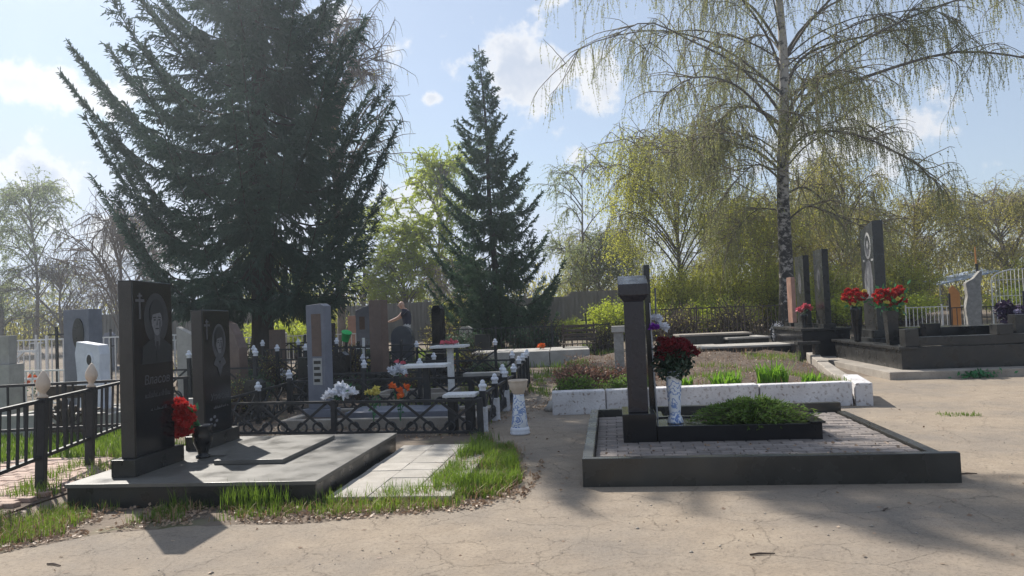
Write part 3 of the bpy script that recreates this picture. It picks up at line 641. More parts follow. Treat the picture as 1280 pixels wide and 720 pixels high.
# grave kerb under the grey stone
t = thing('grave_surround', 'pale concrete kerb round the grave with the blue grey stone', 'grave', (-3.55,11.55,0), -9)
for a in ((0,3.0,0,.14),(0,3.0,1.25,1.39),(0,.14,.142,1.248),(2.86,3.0,.142,1.248)): bx('kerb', K['concrete'], t, a[0],a[1],a[2],a[3],-.02,.14, .012)
obj('soil', MB().box(.13,2.87,.13,1.26,-.02,.1).mesh('soil', K['soil']), t)
bx('cover_slab', K['gran_blue'], t, .9,2.5,.3,1.1,.1,.2, .01)
s = simple_stone('gravestone', 'slim blue grey gravestone with a dark inset panel and pale tablet', 'gravestone', (-3.1,12.25,.1), -22, (.52,.3,.12), [(-.17,.002),(.17,.002),(.17,1.62),(.1,1.66),(-.17,1.64)], .2, K['gran_blue'])
bx('inset_panel', K['gran_brown'], s, -.07,.11,-.104,-.099,.95,1.62, 0)
bx('tablet', K['etch_light'], s, -.06,.11,-.106,-.099,.50,.92, 0)
for k in range(4): bx('tablet_line', K['gran_dark'], s, -.04,.09-.02*(k%2),-.110,-.1055,.83-k*.095,.88-k*.095, 0)
# small benches and tables
def table(label, loc, rz, w_, d_, h, top_mat, leg_mat, lw=.09, cat_='table', name='grave_table'):
    t = thing(name, label, cat_, loc, rz); bx('top', top_mat, t, -w_/2,w_/2,-d_/2,d_/2,h-.045,h, .006)
    bx('pedestal', leg_mat, t, -lw/2,lw/2,-lw/2,lw/2,-.02,h-.047, .004); return t
table('small memorial table with pale top on a dark pedestal', (-1.42,12.3,0), -6, .72, .5, .85, K['white_iron'], K['iron'], .1)
table('white pedestal table with pink flowers beyond the dark one', (-1.22,14.6,0), -8, .66, .55, 1.05, K['white_iron'], K['white_iron'], .11)
t = thing('grave_bench', 'little pale topped bench just inside the near lattice fence', 'bench', (-.76,10.55,0), -7)
bx('seat', K['white_iron'], t, -.22,.22,-.18,.22,.50,.54, .006)
for sx_ in (-.12,.12): bx('leg', K['iron'], t, sx_-.05,sx_+.05,-.1,.14,-.02,.498, .004)
t = thing('grave_bench', 'pale plank bench inside the fence near the dirt path', 'bench', (-.55,15.0,0), -7)
bx('seat', K['concrete_pale'], t, -.45,.4,-.16,.16,.42,.48, .006)
for sx_ in (-.32,.28): bx('leg', K['iron'], t, sx_-.04,sx_+.04,-.12,.12,-.02,.418, .004)
pinkh = head_mesh('flower', K['pink'], .05, 40, 2); whiteh = head_mesh('flower', K['whitep'], .07, 46, 3, .6, 1.1); orh = head_mesh('flower', K['orange'], .06, 46, 4); yeh = head_mesh('flower', K['yellow'], .06, 40, 5)
bouquet('bouquet', 'row of pink flowers lying on the white pedestal table', (-1.25,14.6,1.06), cluster(9, .2, .12, .03, (0,0,.05), 4, .06), pinkh, True, 18, .1, (0,0,.01), .05)
bouquet('bouquet', 'white daisies on the post of the near lattice fence', (-2.5,10.72,.50), [(-.12,0,.05),(-.05,-.05,.1),(.02,.02,.12),(.1,-.04,.07),(.16,.02,.13),(.22,0,.09),(.05,.05,.18)], whiteh, True, 16, .1, (0,0,0), .07)
bouquet('bouquet', 'yellow flowers between the white daisies and the orange ones', (-2.08,11.2,.12), cluster(5, .08, .06, .06, (0,0,.42), 8, .06), yeh, True, 20, .08, (0,0,0), .07)
bouquet('bouquet', 'orange flowers behind the near lattice fence', (-1.68,11.1,.12), [(-.1,0,.50),(.0,0,.43),(.1,0,.48),(.02,-.02,.36)], orh, True, 18, .08, (0,0,0), .07)
bouquet('bouquet', 'white and pink flowers on the fence post beside the brown stone', (-2.02,13.13,.63), [(-.1,0,.08),(0,-.02,.06),(.06,0,.1),(.02,.03,.14),(.1,.0,.05),(0,.06,.22,pinkh),(.1,.06,.2,pinkh)], whiteh, True, 10, .08, (0,0,0), .06)
# gravestones of the middle distance
simple_stone('gravestone', 'tall brown granite gravestone on a dark base', 'gravestone', (-2.98,17.0,gz(17)), -38, (.7,.4,.38), rect(.4,1.62), .2, K['gran_brown'], K['gran_dark'])
arch = [(-.3,.002),(.3,.002),(.3,.85)] + [(.3*math.cos(R(a)), .85+.3*math.sin(R(a))) for a in range(15,180,15)] + [(-.3,.85)]
s = simple_stone('gravestone', 'black gravestone with a rounded top and pale plaque', 'gravestone', (-2.98,20.6,gz(20.6)), -14, (.8,.4,.16), arch, .2, K['gran_arch'])
bx('plaque', K['etch_light'], s, -.12,.14,-.108,-.099,.32,.45, 0)
simple_stone('gravestone', 'narrow black gravestone with clipped top beside the young spruce', 'gravestone', (-2.05,21.0,gz(21)), -40, (.5,.4,.14), [(-.19,.002),(.19,.002),(.19,1.58),(.1,1.68),(-.1,1.68),(-.19,1.58)], .15, K['gran_black'])
s = simple_stone('gravestone', 'blue grey gravestone with a dark photo panel behind the brown one', 'gravestone', (-4.66,24,gz(24)), -10, (.6,.4,.15), [(-.24,.002),(.24,.002),(.24,1.75),(.05,1.7),(-.24,1.6)], .18, K['gran_blue'])
bx('photo_panel', K['gran_brown'], s, -.12,.06,-.096,-.088,1.15,1.55, 0)
simple_stone('gravestone', 'brown rough topped gravestone behind the woman portrait stone', 'gravestone', (-5.55,15.3,0), -40, (.6,.35,.1), [(-.3,.002),(.3,.002),(.3,1.05),(.16,1.3),(-.06,1.52),(-.3,1.58)], .18, K['gran_brown'])
simple_stone('gravestone', 'pale grey gravestone seen between the two portrait stones', 'gravestone', (-6.98,16.4,gz(16.4)), -20, (.5,.35,.12), [(-.2,.002),(.2,.002),(.2,1.3),(-.2,1.48)], .16, K['concrete_pale'])
simple_stone('gravestone', 'dark gravestone in the deep shade left of the spruce trunk', 'gravestone', (-6.0,19.5,gz(19.5)), -30, (.6,.35,.12), rect(.42,1.25), .16, K['gran_brown'])
simple_stone('gravestone', 'grey gravestone in the shade right of the spruce trunk', 'gravestone', (-5.5,22.6,gz(22.6)), -10, (.6,.35,.12), rect(.5,1.3), .16, K['gran_violet'])
simple_stone('gravestone', 'orange brown gravestone at the end of the spruce shade', 'gravestone', (-5.3,25.5,gz(25.5)), -10, (.5,.35,.12), rect(.34,1.45), .16, K['gran_pink'])
rr = random.Random(71)
for i, (x_, y_, rz_, w2, h2, mt, lb) in enumerate([(-8.6,18.6,-25,.45,1.0,'gran_dark','low dark gravestone at the left edge of the spruce shade'),(-4.3,15.9,-30,.4,.75,'gran_dark','small dark gravestone just behind the slim blue grey stone'),(-1.9,18.6,-20,.5,.55,'gran_dark','squat dark gravestone beyond the white table'),(-7.8,24.5,-10,.5,1.1,'gran_violet','violet grey gravestone far behind the spruce trunk'),(-3.9,22.3,-15,.45,.9,'rock','rough pale gravestone behind the brown one'),(-9.8,26,-10,.55,1.15,'concrete_pale','pale gravestone far left behind the spruce'),(-1.0,24.6,-5,.5,.7,'gran_dark','low black gravestone at the foot of the young spruce')]):
    simple_stone('gravestone', lb, 'gravestone', (x_, y_, gz(y_)), rz_, (w2+.2,.35,.12), rect(w2,h2), .15, K[mt])
for i, (x_, y_, w2, d2, lb) in enumerate([(-4.6,16.2,2.0,1.1,'dark granite grave frame behind the left lattice fence'),(-2.7,14.3,1.5,1.0,'grey grave frame beside the white pedestal table'),(-7.6,18.4,2.0,1.1,'dark grave frame under the big spruce'),(-2.8,18.0,2.0,1.1,'dark grave frame in front of the rounded black stone'),(-3.2,23.0,2.2,1.1,'dark grave frame far behind the rounded black stone'),(.4,25.0,2.0,1.1,'dark grave frame behind the concrete ledge')]):
    t = thing('grave_surround', lb, 'grave', (x_, y_, gz(y_)), -8); mm_ = K['gran_dark'] if i != 1 else K['concrete']
    for a in ((0,w2,0,.1),(0,w2,d2-.1,d2),(0,.1,.102,d2-.102),(w2-.1,w2,.102,d2-.102)): bx('kerb', mm_, t, a[0],a[1],a[2],a[3],-.03,.2, .008)
    obj('soil', MB().box(.09,w2-.09,.09,d2-.09,-.03,.12).mesh('soil', K['soil']), t)
for i, (x_, y_, h2, mt, lb) in enumerate([(-5.0,18.4,1.25,'iron','black iron cross right of the spruce trunk'),(-8.0,16.9,1.15,'iron','black iron cross behind the man portrait stone'),(-3.7,18.9,1.1,'white_iron','pale iron cross beside the green bucket'),(-6.4,24.2,1.3,'white_iron','pale cross deep under the spruce'),(-11.8,22.5,1.5,'iron','dark cross beyond the white far fence'),(-14.6,23.5,1.4,'white_iron','pale cross at the far left edge'),(-9.2,28.5,1.5,'iron','dark cross far behind the woman portrait stone'),(-2.4,24.8,1.2,'iron','dark cross left of the young spruce'),(2.6,27.5,1.3,'iron','dark cross right of the young spruce')]):
    t = thing('iron_cross', lb, 'cross', (x_, y_, gz(y_)), rr.uniform(-25,5), 'iron crosses among the graves')
    obj('shaft', MB().bar((0,0,-.03),(0,0,h2),.06,.04).mesh('shaft', K[mt]), t); obj('arm', MB().bar((-.2,-.004,h2-.25),(.2,-.004,h2-.25),.05,.035).mesh('arm', K[mt]), t); obj('foot_rest', MB().bar((-.12,-.004,h2-.55),(.12,-.004,h2-.48),.045,.035).mesh('foot_rest', K[mt]), t)
for i, (x_, y_, w2, h2, mt, lb) in enumerate([(-12.2,24.5,.5,1.0,'concrete_pale','pale small gravestone beyond the white fence'),(-14.2,27,.6,1.2,'gran_blue','bluish gravestone beyond the white gate'),(-10.4,21.5,.45,.9,'gran_brown','reddish gravestone seen through the white fence'),(-16.5,29,.6,1.3,'concrete_pale','pale gravestone at the far left behind the gate'),(-8.3,27.3,.5,1.0,'concrete_pale','pale gravestone seen left of the spruce trunk'),(-5.0,27.6,.5,1.15,'gran_blue','bluish gravestone far behind the blue grey one'),(-1.7,27.4,.5,.9,'concrete_pale','pale gravestone at the left foot of the young spruce'),(-4.4,13.0,.36,.55,'gran_dark','little dark gravestone beside the left lattice fence'),(-6.3,16.2,.4,.95,'gran_black','black gravestone left of the spruce trunk fence'),(-3.75,16.6,.4,.8,'gran_black','black gravestone behind the slim blue grey stone')]):
    simple_stone('gravestone', lb, 'gravestone', (x_, y_, gz(y_)), rr.uniform(-30,-5), (w2+.18,.35,.12), [(-w2/2,.002),(w2/2,.002),(w2/2,h2*.9),(w2*.2,h2),(-w2*.3,h2*.97),(-w2/2,h2*.85)], .15, K[mt])
for i, (x_, y_, hm2, lb) in enumerate([(-5.3,17.5,whiteh,'white flowers at the fence under the spruce'),(-6.5,16.0,pinkh,'pink flowers before the black stone left of the spruce'),(-3.9,20.4,yeh,'yellow flowers behind the brown gravestone'),(-2.5,16.6,pinkh,'pink flowers at the foot of the brown gravestone'),(-1.6,20.0,orh,'orange flowers before the narrow black stone'),(-7.6,18.9,whiteh,'white flowers on the dark frame under the spruce'),(-12.0,19.2,orh,'orange flowers by the far white fence')]):
    bouquet('bouquet', lb, (x_, y_, gz(y_)), cluster(7,.2,.15,.12,(0,0,.35),i+80,.08), hm2, True, 26, .15, (0,0,0), .09)
fence('thin grey railing between the spruce and the brown gravestone', (-6.2,18.9), (-3.2,18.2), .12, .9, [.02,1.0,2.0,3.0], 'bars', 1.0, .05, FIN1, .13, 'iron', G2)
fence('pale railing far behind under the big spruce', (-11.5,25.5), (-4.5,24.7), .12, 1.0, [.02,1.7,3.4,5.1,6.9], 'bars', 1.1, .06, None, .15, 'white_iron', G2)
fence('low pale railing left beyond the lawn', (-14.0,16.6), (-8.9,16.0), .12, .8, [.02,1.7,3.4,5.0], 'bars', .9, .05, None, .15, 'white_iron', 'far fences')
# green plastic bucket and teal frame
b_ = thing('plastic_bucket', 'bright green plastic bucket hung on a fence post under the spruce', 'bucket', (-4.15,18.9,1.1), 0)
obj('body', MB().lathe([(.085,0),(.09,.01),(.12,.22),(.13,.225),(.13,.235),(.11,.23),(.085,.03)], 16).mesh('bucket', K['green_plastic'], True), b_).rotation_euler = (.35,.3,0)
bx('hook_post', K['iron'], b_, -.03,.03,.12,.18,-1.08,.25, .003)
# concrete ledge at the end of the path
t = thing('concrete_ledge', 'long low concrete grave ledge below the young spruce', 'ledge', (-1.25,21.6,gz(21.6)), -4)
for k in range(3): bx('slab', K['concrete_pale'], t, k*1.12,k*1.12+1.1,0,2.0,-.05,.42+rs.uniform(-.01,.01), .015)
redh2 = head_mesh('flower', K['orange'], .08, 40, 9)
bouquet('bouquet', 'small bright red orange flowers on the concrete ledge', (.75,22.4,gz(22.4)+.42), cluster(5,.12,.06,.04,(0,0,.08),6,.06), redh2, True, 10, .08, (0,0,0), .05)
t = thing('grave_bench', 'dark iron bench with slatted back at the right of the concrete ledge', 'bench', (1.45,22.9,gz(22.9)+.0), -6)
for x_ in (0,.9): bx('leg', K['iron_rust'], t, x_,x_+.05,0,.05,-.02,1.12, .004); bx('leg', K['iron_rust'], t, x_,x_+.05,-.4,-.35,-.02,.5, .004)
for k in range(4): bx('back_slat', K['iron_rust'], t, -.02,.97,-.025,-.002,.6+k*.13,.68+k*.13, .004)
for k in range(4): bx('seat_slat', K['iron_rust'], t, -.02,.97,-.42+k*.1,-.34+k*.1,.502,.525, .004)
t = thing('square_post', 'short pale capped stone post behind the violet grey pillar', 'post', (2.2,16.2,0), -8)
bx('shaft', K['rock'], t, -.1,.1,-.1,.1,-.02,1.12, .008); bx('cap', K['concrete_pale'], t, -.14,.14,-.14,.14,1.121,1.25, .01)

# porcelain plant stand on the path
t = thing('plant_stand', 'tall blue and white porcelain flower stand with cream bowl on the path', 'flower stand', (.03,10.22,.006), 0)
obj('foot', MB().lathe([(.125,0),(.135,.01),(.13,.03),(.125,.04),(.13,.06),(.12,.09),(.11,.095)], 24).mesh('foot', K['white_cer'], True), t)
obj('column', MB().lathe([(.108,.09),(.112,.1),(.1,.2),(.085,.36),(.072,.52),(.07,.53)], 24).mesh('column', K['china'], True), t)
obj('bowl', MB().lathe([(.07,.525),(.082,.55),(.11,.6),(.125,.66),(.125,.69),(.135,.70),(.135,.715),(.12,.715),(.11,.67)], 24).mesh('bowl', K['cream'], True), t)

# ------------------------------------------------------------------ right foreground plot
PR = (.57, 7.0); PA = -7.2
FP = FR(PR[0], PR[1], PA)
pl = thing('grave_plot', 'wide low plot of dark granite kerbs paved with grey bricks', 'grave', (PR[0],PR[1],0), PA)
W_, D_ = 3.22, 3.45
bx('kerb', K['gran_kerb'], pl, 0,W_,0,.09,-.02,.262, .006)
bx('kerb', K['gran_kerb'], pl, 0,.10,.092,D_,-.02,.262, .006)
bx('kerb', K['gran_kerb'], pl, W_-.1,W_,.092,D_-.2,-.02,.198, .006)
bx('kerb', K['gran_kerb'], pl, .102,.62,D_-.1,D_,-.02,.27, .006)
bx('kerb', K['gran_kerb'], pl, .625,W_-.02,D_-.1,D_,-.02,.29, .006)
obj('bedding', MB().box(.1,W_-.1,.09,D_-.1,-.02,.155).mesh('bedding', K['soil']), pl)
pvm = MB().box(-.108,.108,-.052,.052,0,.05).mesh('paver', K['paver'], bevel=.007, bseg=1)
half = MB().box(-.05,.05,-.052,.052,0,.05).mesh('half_paver', K['paver'], bevel=.007, bseg=1)
cand = []; nr_ = int((D_-.2)/.111)
for j in range(nr_):
    v = .15 + j*.111
    row = [(.216+.222*i, 0) for i in range(13)] + [(3.05, 1)] if j % 2 == 0 else [(.158, 1)] + [(.322+.222*i, 0) for i in range(13)]
    for u, hf in row:
        if .50 < u < 2.36 and 1.36 < v < 2.05: continue
        cand.append((v + (2 if u < 2.4 and v > 2.0 else 0), u, v, hf))
cand.sort(); rest = MB()
for k, (_, u, v, hf) in enumerate(cand):
    z = .128 + rs.uniform(-.003,.005); rt = (rs.uniform(-.015,.015), rs.uniform(-.015,.015), rs.uniform(-.025,.025))
    if k < 300: obj('half_paver' if hf else 'paver', half if hf else pvm, pl, (u, v, z), rt)
    else: rest.box(u-(.05 if hf else .108),u+(.05 if hf else .108),v-.052,v+.052,z,z+.05)
if rest.v: stuff(obj('paver_rest', rest.mesh('paver_rest', K['paver']), pl))

x, y, _ = FP(.57, 1.62)
ms = thing('pillar_monument', 'violet grey granite pillar with sloped cap on a dark block', 'gravestone', (x, y, .178), PA)
bx('base', K['gran_black'], ms, -.175,.175,-.34,.36,-.02,.30, .006)
bx('shaft', K['gran_violet'], ms, -.105,.105,-.2,.2,.301,1.50, .006)
m = MB(); m.add([(-.105,-.2,1.50),(.105,-.2,1.50),(.105,.2,1.50),(-.105,.2,1.50),(-.16,-.25,1.57),(.16,-.25,1.57),(.16,.25,1.57),(-.16,.25,1.57),(-.16,-.25,1.69),(.16,-.25,1.69),(.16,.25,1.80),(-.16,.25,1.80)],
  [(0,3,2,1),(0,1,5,4),(1,2,6,5),(2,3,7,6),(3,0,4,7),(4,5,9,8),(5,6,10,9),(6,7,11,10),(7,4,8,11),(8,9,10,11)])
obj('cap', m.mesh('cap', K['gran_violet'], bevel=.005, bseg=1), ms)
x, y, _ = FP(.755, 2.22)
ms2 = thing('gravestone', 'thin tall black slab seen edge on behind the violet pillar', 'gravestone', (x, y, .178), PA)
bx('base', K['gran_black'], ms2, -.12,.12,-.2,.32,-.02,.16, .006); bx('stele', K['gran_black'], ms2, -.035,.035,-.12,.28,.161,1.93, .004)
x, y, _ = FP(.755, 1.30)
pt = thing('planter_box', 'black granite planter bed in front of the pillar', 'planter', (x, y, .178), PA)
LW = 1.68
for a in ((0,LW,0,.08),(0,LW,.72,.80),(LW-.08,LW,.082,.718)): bx('planter_wall', K['gran_black'], pt, a[0],a[1],a[2],a[3],-.02,.165, .005)
bx('ledge', K['gran_black'], pt, .0,.5,.082,.718,-.02,.15, .004)
obj('soil', MB().box(.5,LW-.08,.08,.72,-.02,.12).mesh('soil', K['soil']), pt)
bx('rim', K['gran_black'], pt, LW-.12,LW+.03,-.02,.82,.1655,.185, .004)
x, y, _ = FP(.97, 1.62)
va = thing('porcelain_vase', 'tall white porcelain vase with blue pattern beside the pillar', 'vase', (x, y, .33), 0)
obj('body', MB().lathe([(.085,0),(.09,.01),(.075,.06),(.06,.09),(.065,.14),(.075,.3),(.088,.5),(.092,.56),(.095,.575),(.08,.575),(.07,.5)], 22).mesh('vase', K['china'], True), va)
drh = head_mesh('rose', K['red_dark'], .055, 60, 12)
hs = [h for h in cluster(46, .2, .2, .12, (.0,0,.25), 13, .05)]
dark_leaf = leafmat('dark plastic leaves', (.012,.03,.016), (.03,.06,.03), .1, .4)
bouquet('bouquet', 'large dome of dark red roses in the tall blue white vase', (x, y, .89), hs + [(.14,-.04,.3),(.2,-.05,.25),(.25,-.06,.19),(.08,-.05,.33)], drh, False, 0, .3, (0,0,-.03))
rng = np.random.default_rng(61); P = nrm(rng.normal(size=(1500,3)))*(rng.uniform(.1,1,(1500,1))**.5)*np.array([.21,.21,.22]) + np.array([.0,0,.13]); P = P[P[:,2] > -.06]
V, F = leaves(rng, P, rng.normal(size=P.shape), rng.uniform(.04,.08,len(P)), .035); obj('foliage', arr_mesh('foliage', V, F, dark_leaf), C.objects[[o.name for o in C.objects if o.get('label','').startswith('large dome')][0]])
puh = head_mesh('flower', K['purple'], .06, 80, 14); wh2 = head_mesh('flower', K['whitep'], .068, 80, 15)
x, y, _ = FP(.80, 2.0)
fr_ = thing('flower_rod', 'pale rod with one purple and one white flower beside the pillar', 'flower rod', (x, y, .31), 0)
obj('rod', MB().tube([(0,0,0),(-.02,0,.6),(-.03,0,1.35)], [.009,.009,.008], 6).mesh('rod', K['silver'], True), fr_)
obj('flower_head', puh, fr_, (.0,-.02,1.06)); obj('flower_head', wh2, fr_, (.11,0,1.06), (.4,.5,0)); obj('flower_head', wh2, fr_, (.05,.06,1.16), (.4,.5,0))
obj('ribbon', MB().bar((.04,.05,1.1),(.05,.05,1.52),.05,.012).mesh('ribbon', K['gran_blue']), fr_)

# juniper in the planter: arching sprays
rng = np.random.default_rng(21)
x, y, _ = FP(1.78, 1.66)
jn = thing('juniper_shrub', 'low spreading green juniper overflowing the black planter', 'shrub', (x, y, .28), PA)
n = 420; az_ = rng.uniform(0, 2*np.pi, n); ln = rng.uniform(.2,1.0,n)
reach = np.stack([np.cos(az_)*.70*ln+.02, np.sin(az_)*.42*ln], 1); hgt = rng.uniform(.04,.27,n)*(1.1-.5*ln)
k = 7; tt = np.linspace(0,1,k)[None,:]
Pth = np.stack([reach[:,0:1]*tt, reach[:,1:2]*tt, .0 + hgt[:,None]*np.sin(tt*np.pi*.62)*1.15 - .02*ln[:,None]*tt], -1)
Pth += rng.normal(size=Pth.shape)*.006
V, F = tubes(Pth, np.broadcast_to(np.linspace(.006,.002,k), (n,k)), 3); obj('stems', arr_mesh('stems', V, F, K['twig']), jn)
idx = rng.integers(0, n, 15000); tq = rng.uniform(.2,1,15000); f0 = np.clip((tq*(k-1)).astype(int),0,k-2); fr2 = tq*(k-1)-f0
P = Pth[idx,f0]*(1-fr2[:,None]) + Pth[idx,f0+1]*fr2[:,None]; T = nrm(Pth[idx,f0+1]-Pth[idx,f0])
V, F = leaves(rng, P, T + rng.normal(size=T.shape)*.55 + np.array([0,0,.2]), rng.uniform(.03,.075,15000), .013)
obj('foliage', arr_mesh('foliage', V, F, K['juniper']), jn)

# ------------------------------------------------------------------ right: large dark plot on a concrete footing
RO = (7.30,15.05); RA = -5.5
FQ = FR(RO[0], RO[1], RA)
rp = thing('grave_plot', 'large raised plot of black granite walls on a concrete footing, far right', 'grave', (RO[0],RO[1],0), RA)
bx('footing', K['concrete'], rp, 0,9.0,0,5.6,-.03,.16, .015)
Gd = K['gran_dark']
bx('wall', Gd, rp, .42,8.8,.46,.70,.161,.60, .006); bx('wall', Gd, rp, .42,.66,.702,4.6,.161,.56, .006)
bx('coping', Gd, rp, .36,.72,.40,4.7,.601 if False else .562,.62, .008)
bx('upper_wall', Gd, rp, .74,8.8,.48,.68,.622,.80, .006)
bx('corner_block', Gd, rp, .50,.76,.43,.73,.622,.97, .008)
bx('corner_block', Gd, rp, 2.25,2.55,.43,.73,.802,1.0, .008)
bx('corner_block', Gd, rp, 2.85,3.10,.9,1.2,.60,1.17, .008)
bx('inner_fill', Gd, rp, .67,8.7,.71,4.55,.161,.52, .006)
bx('cover_slab', K['gran_slab'], rp, 1.4,3.4,.95,1.9,.521,.74, .008)
bx('cover_slab', K['gran_black'], rp, 1.3,5.2,2.2,3.2,.521,.92, .008)
bx('cover_slab', K['gran_black'], rp, 1.5,1.8,1.85,2.15,.741,1.02, .008)
x, y, _ = FQ(1.0, 3.35)
s = thing('gravestone', 'tallest black stele with an oval portrait and etched figure, far right', 'gravestone', (x, y, .521), RA)
bx('step', Gd, s, -.36,.3,-.72,.72,0,.18, .008); bx('step', Gd, s, -.27,.22,-.6,.6,.181,.36, .008)
m = MB().xprism([(-.42,.361),(.42,.361),(.42,2.74),(-.42,2.92)], -.12, .12); obj('stele', m.mesh('stele', K['gran_dark'], bevel=.006, bseg=1), s)
F_ = face_nx(-.12)
plate('oval_frame', ell(.05,2.35,.2,.32), K['etch_light'], s, .0005, F_); plate('oval_portrait', ell(.05,2.35,.14,.25), K['gran_dark'], s, .002, F_); plate('portrait_face', ell(.05,2.38,.07,.1), K['etch_light'], s, .0036, F_); plate('portrait_shoulders', ell(.05,2.2,.11,.08), K['etch'], s, .0036, F_)
plate('engraved_figure', [(-.22,1.1),(.24,1.1),(.3,1.5),(.2,1.95),(.05,2.02),(-.1,1.95),(-.26,1.6)], K['etch'], s, .0005, F_)
plate('engraved_figure', [(-.1,1.15),(.06,1.15),(.1,1.6),(.04,1.9),(-.06,1.7)], K['etch_light'], s, .002, F_)
for dx_ in (-.22,.3): plate('engraved_date', [(dx_-.07,1.98),(dx_+.07,1.98),(dx_+.07,2.03),(dx_-.07,2.03)], K['etch_light'], s, .0005, F_)
def vase(label, loc, h, mat, sq=False, r=.11):
    v = thing('grave_vase', label, 'vase', loc, RA)
    if sq: obj('body', MB().lathe([(r*.75,0),(r*.8,.01),(r*1.15,h-.03),(r*1.2,h),(r,h),(r*.9,h-.1)], 4).mesh('vase', mat), v, (0,0,0), (0,0,R(45)))
    else: obj('body', MB().lathe([(r*.6,0),(r*.65,.02),(r*.6,.05),(r*.95,h*.5),(r*1.1,h*.9),(r*1.15,h),(r*.95,h),(r*.9,h-.1)], 16).mesh('vase', mat, True), v)
    return v
rose = head_mesh('rose', K['red'], .09, 90, 31, .8, .75); rosed = head_mesh('rose', K['red_dark'], .08, 70, 32)
x, y, _ = FQ(.46, 3.05); vase('tall black tapered vase left of the tallest stele', (x, y, .621), .82, K['gran_black'], r=.12)
bouquet('bouquet', 'red and yellow roses in the black vase left of the tallest stele', (x-.03, y, 1.45), cluster(14,.27,.22,.18,(0,0,.22),33,.13) + [(-.22,0,.12,yeh),(.2,-.1,.34,yeh),(-.1,-.15,.05,yeh)], rose, True, 24, .15, (0,0,-.05), .12)
x, y, _ = FQ(.55, 1.25); vase('dark square granite vase at the corner of the black plot', (x, y, .621), .72, K['gran_dark'], True, .15)
bouquet('bouquet', 'biggest bunch of red roses with glossy leaves at the plot corner', (x-.02, y, 1.37), cluster(22,.34,.25,.2,(.04,0,.27),35,.12) + [(.1,-.2,.2,yeh),(-.15,-.2,.15,yeh)], rose, True, 120, .25, (0,0,-.05), .13)
# wreath leaning at the far right
x, y, _ = FQ(3.35, 1.6)
wt = thing('funeral_wreath', 'dark purple funeral wreath leaning at the right edge', 'wreath', (x, y, .60), RA)
rng = np.random.default_rng(44); n = 1500; a = rng.uniform(0,2*np.pi,n); rad = rng.uniform(.12,.34,n)
P = np.stack([np.cos(a)*rad*1.5, np.sin(a)*rad*.35 + rng.normal(size=n)*.05, .38 + np.sin(a)*rad - np.cos(a)*rad*.8], 1)
V, F = leaves(rng, P, rng.normal(size=(n,3)), .1, .05); obj('foliage', arr_mesh('foliage', V, F, K['wreath']), wt)
wf = head_mesh('flower', leafmat('grey violet petals', (.25,.22,.33), (.4,.36,.48), .2), .07, 50, 45)
for q in cluster(9,.3,.06,.2,(.0,-.14,.40),46,.11): obj('flower_head', wf, wt, (q[0], q[1], q[2]-q[0]*.6))
obj('stand', MB().bar((-.2,.1,-.08),(-.1,0,.45),.025).bar((.25,.1,-.08),(.2,0,.2),.025).mesh('stand', K['iron']), wt)
# plot with three steles behind
x, y = 7.55, 20.3
s = thing('grave_plinth', 'black granite plinth carrying three slim steles by the birch', 'plinth', (x, y, gz(y)), RA)
bx('block', K['gran_black'], s, 0,1.2,-.2,3.0,-.03,.76, .01); bx('top', K['gran_dark'], s, -.04,1.24,-.24,3.04,.762,.82, .008)
def slim(label, u, v, h, wd, th, mat):
    q = FR(x, y, RA)(u, v); o = thing('gravestone', label, 'gravestone', (q[0], q[1], gz(y)+.821), RA)
    bx('base', K['gran_dark'], o, -th/2-.08,th/2+.08,-wd/2-.1,wd/2+.1,-.01,.1, .006); bx('stele', mat, o, -th/2,th/2,-wd/2,wd/2,.101,h, .006)
    if mat is not K['gran_pink']: plate('engraved_figure', ell(0,h*.62,.15,.3), K['etch_dim'], o, .0005, face_nx(-th/2))
slim('slim black stele nearest the tall one, right of the birch', .72, .35, 2.08, .8, .16, K['gran_dark'])
slim('slim black stele standing in the middle of three by the birch', .55, 1.55, 2.0, .85, .16, K['gran_dark'])
slim('narrow pink granite stele nearest the birch trunk', .52, 2.7, 1.45, .5, .12, K['gran_pink'])
vq = FR(x, y, RA)(.35, .85); v = thing('grave_vase', 'small black vase before the middle slim stele', 'vase', (vq[0], vq[1], gz(y)+.821), RA)
obj('body', MB().lathe([(.06,0),(.06,.02),(.05,.05),(.09,.3),(.1,.36),(.08,.36)], 14).mesh('vase', K['gran_black'], True), v)
bouquet('bouquet', 'three pinkish red flowers in the small black vase', (vq[0], vq[1], gz(y)+1.18), [(-.12,0,.12),(.06,0,.22),(.14,0,.18)], head_mesh('flower', K['pink'], .1, 60, 51), True, 10, .1, (0,0,-.03), .08)
t = thing('grave_bench', 'small black granite bench at the foot of the three steles', 'bench', (6.95,18.9,gz(18.9)), RA)
bx('seat', K['gran_dark'], t, 0,.55,0,.32,.5,.57, .008)
for x_ in (.04,.42): bx('leg', K['gran_dark'], t, x_,x_+.09,.03,.29,-.02,.499, .005)
t = thing('wreath_frame', 'wire wreath with pale net in front of the birch', 'wreath', (7.95,23.2,gz(23.2)), 0)
obj('hoop', MB().tube([(.2*math.cos(a),0,.55+.36*math.sin(a)) for a in [k*math.pi/10 for k in range(21)]], [.025]*21, 5).mesh('hoop', K['iron']), t)
rng = np.random.default_rng(52); n = 260; a = rng.uniform(0,6.28,n); q = np.sqrt(rng.uniform(0,1,n)); P = np.stack([.19*q*np.cos(a), rng.normal(size=n)*.02, .55+.34*q*np.sin(a)],1)
V, F = leaves(rng, P, rng.normal(size=(n,3)), .09, .03); obj('net', arr_mesh('net', V, F, K['whitep']), t)
obj('stand', MB().bar((-.15,.05,-.02),(-.1,0,.35),.025).bar((.15,.05,-.02),(.1,0,.35),.025).mesh('stand', K['iron']), t)
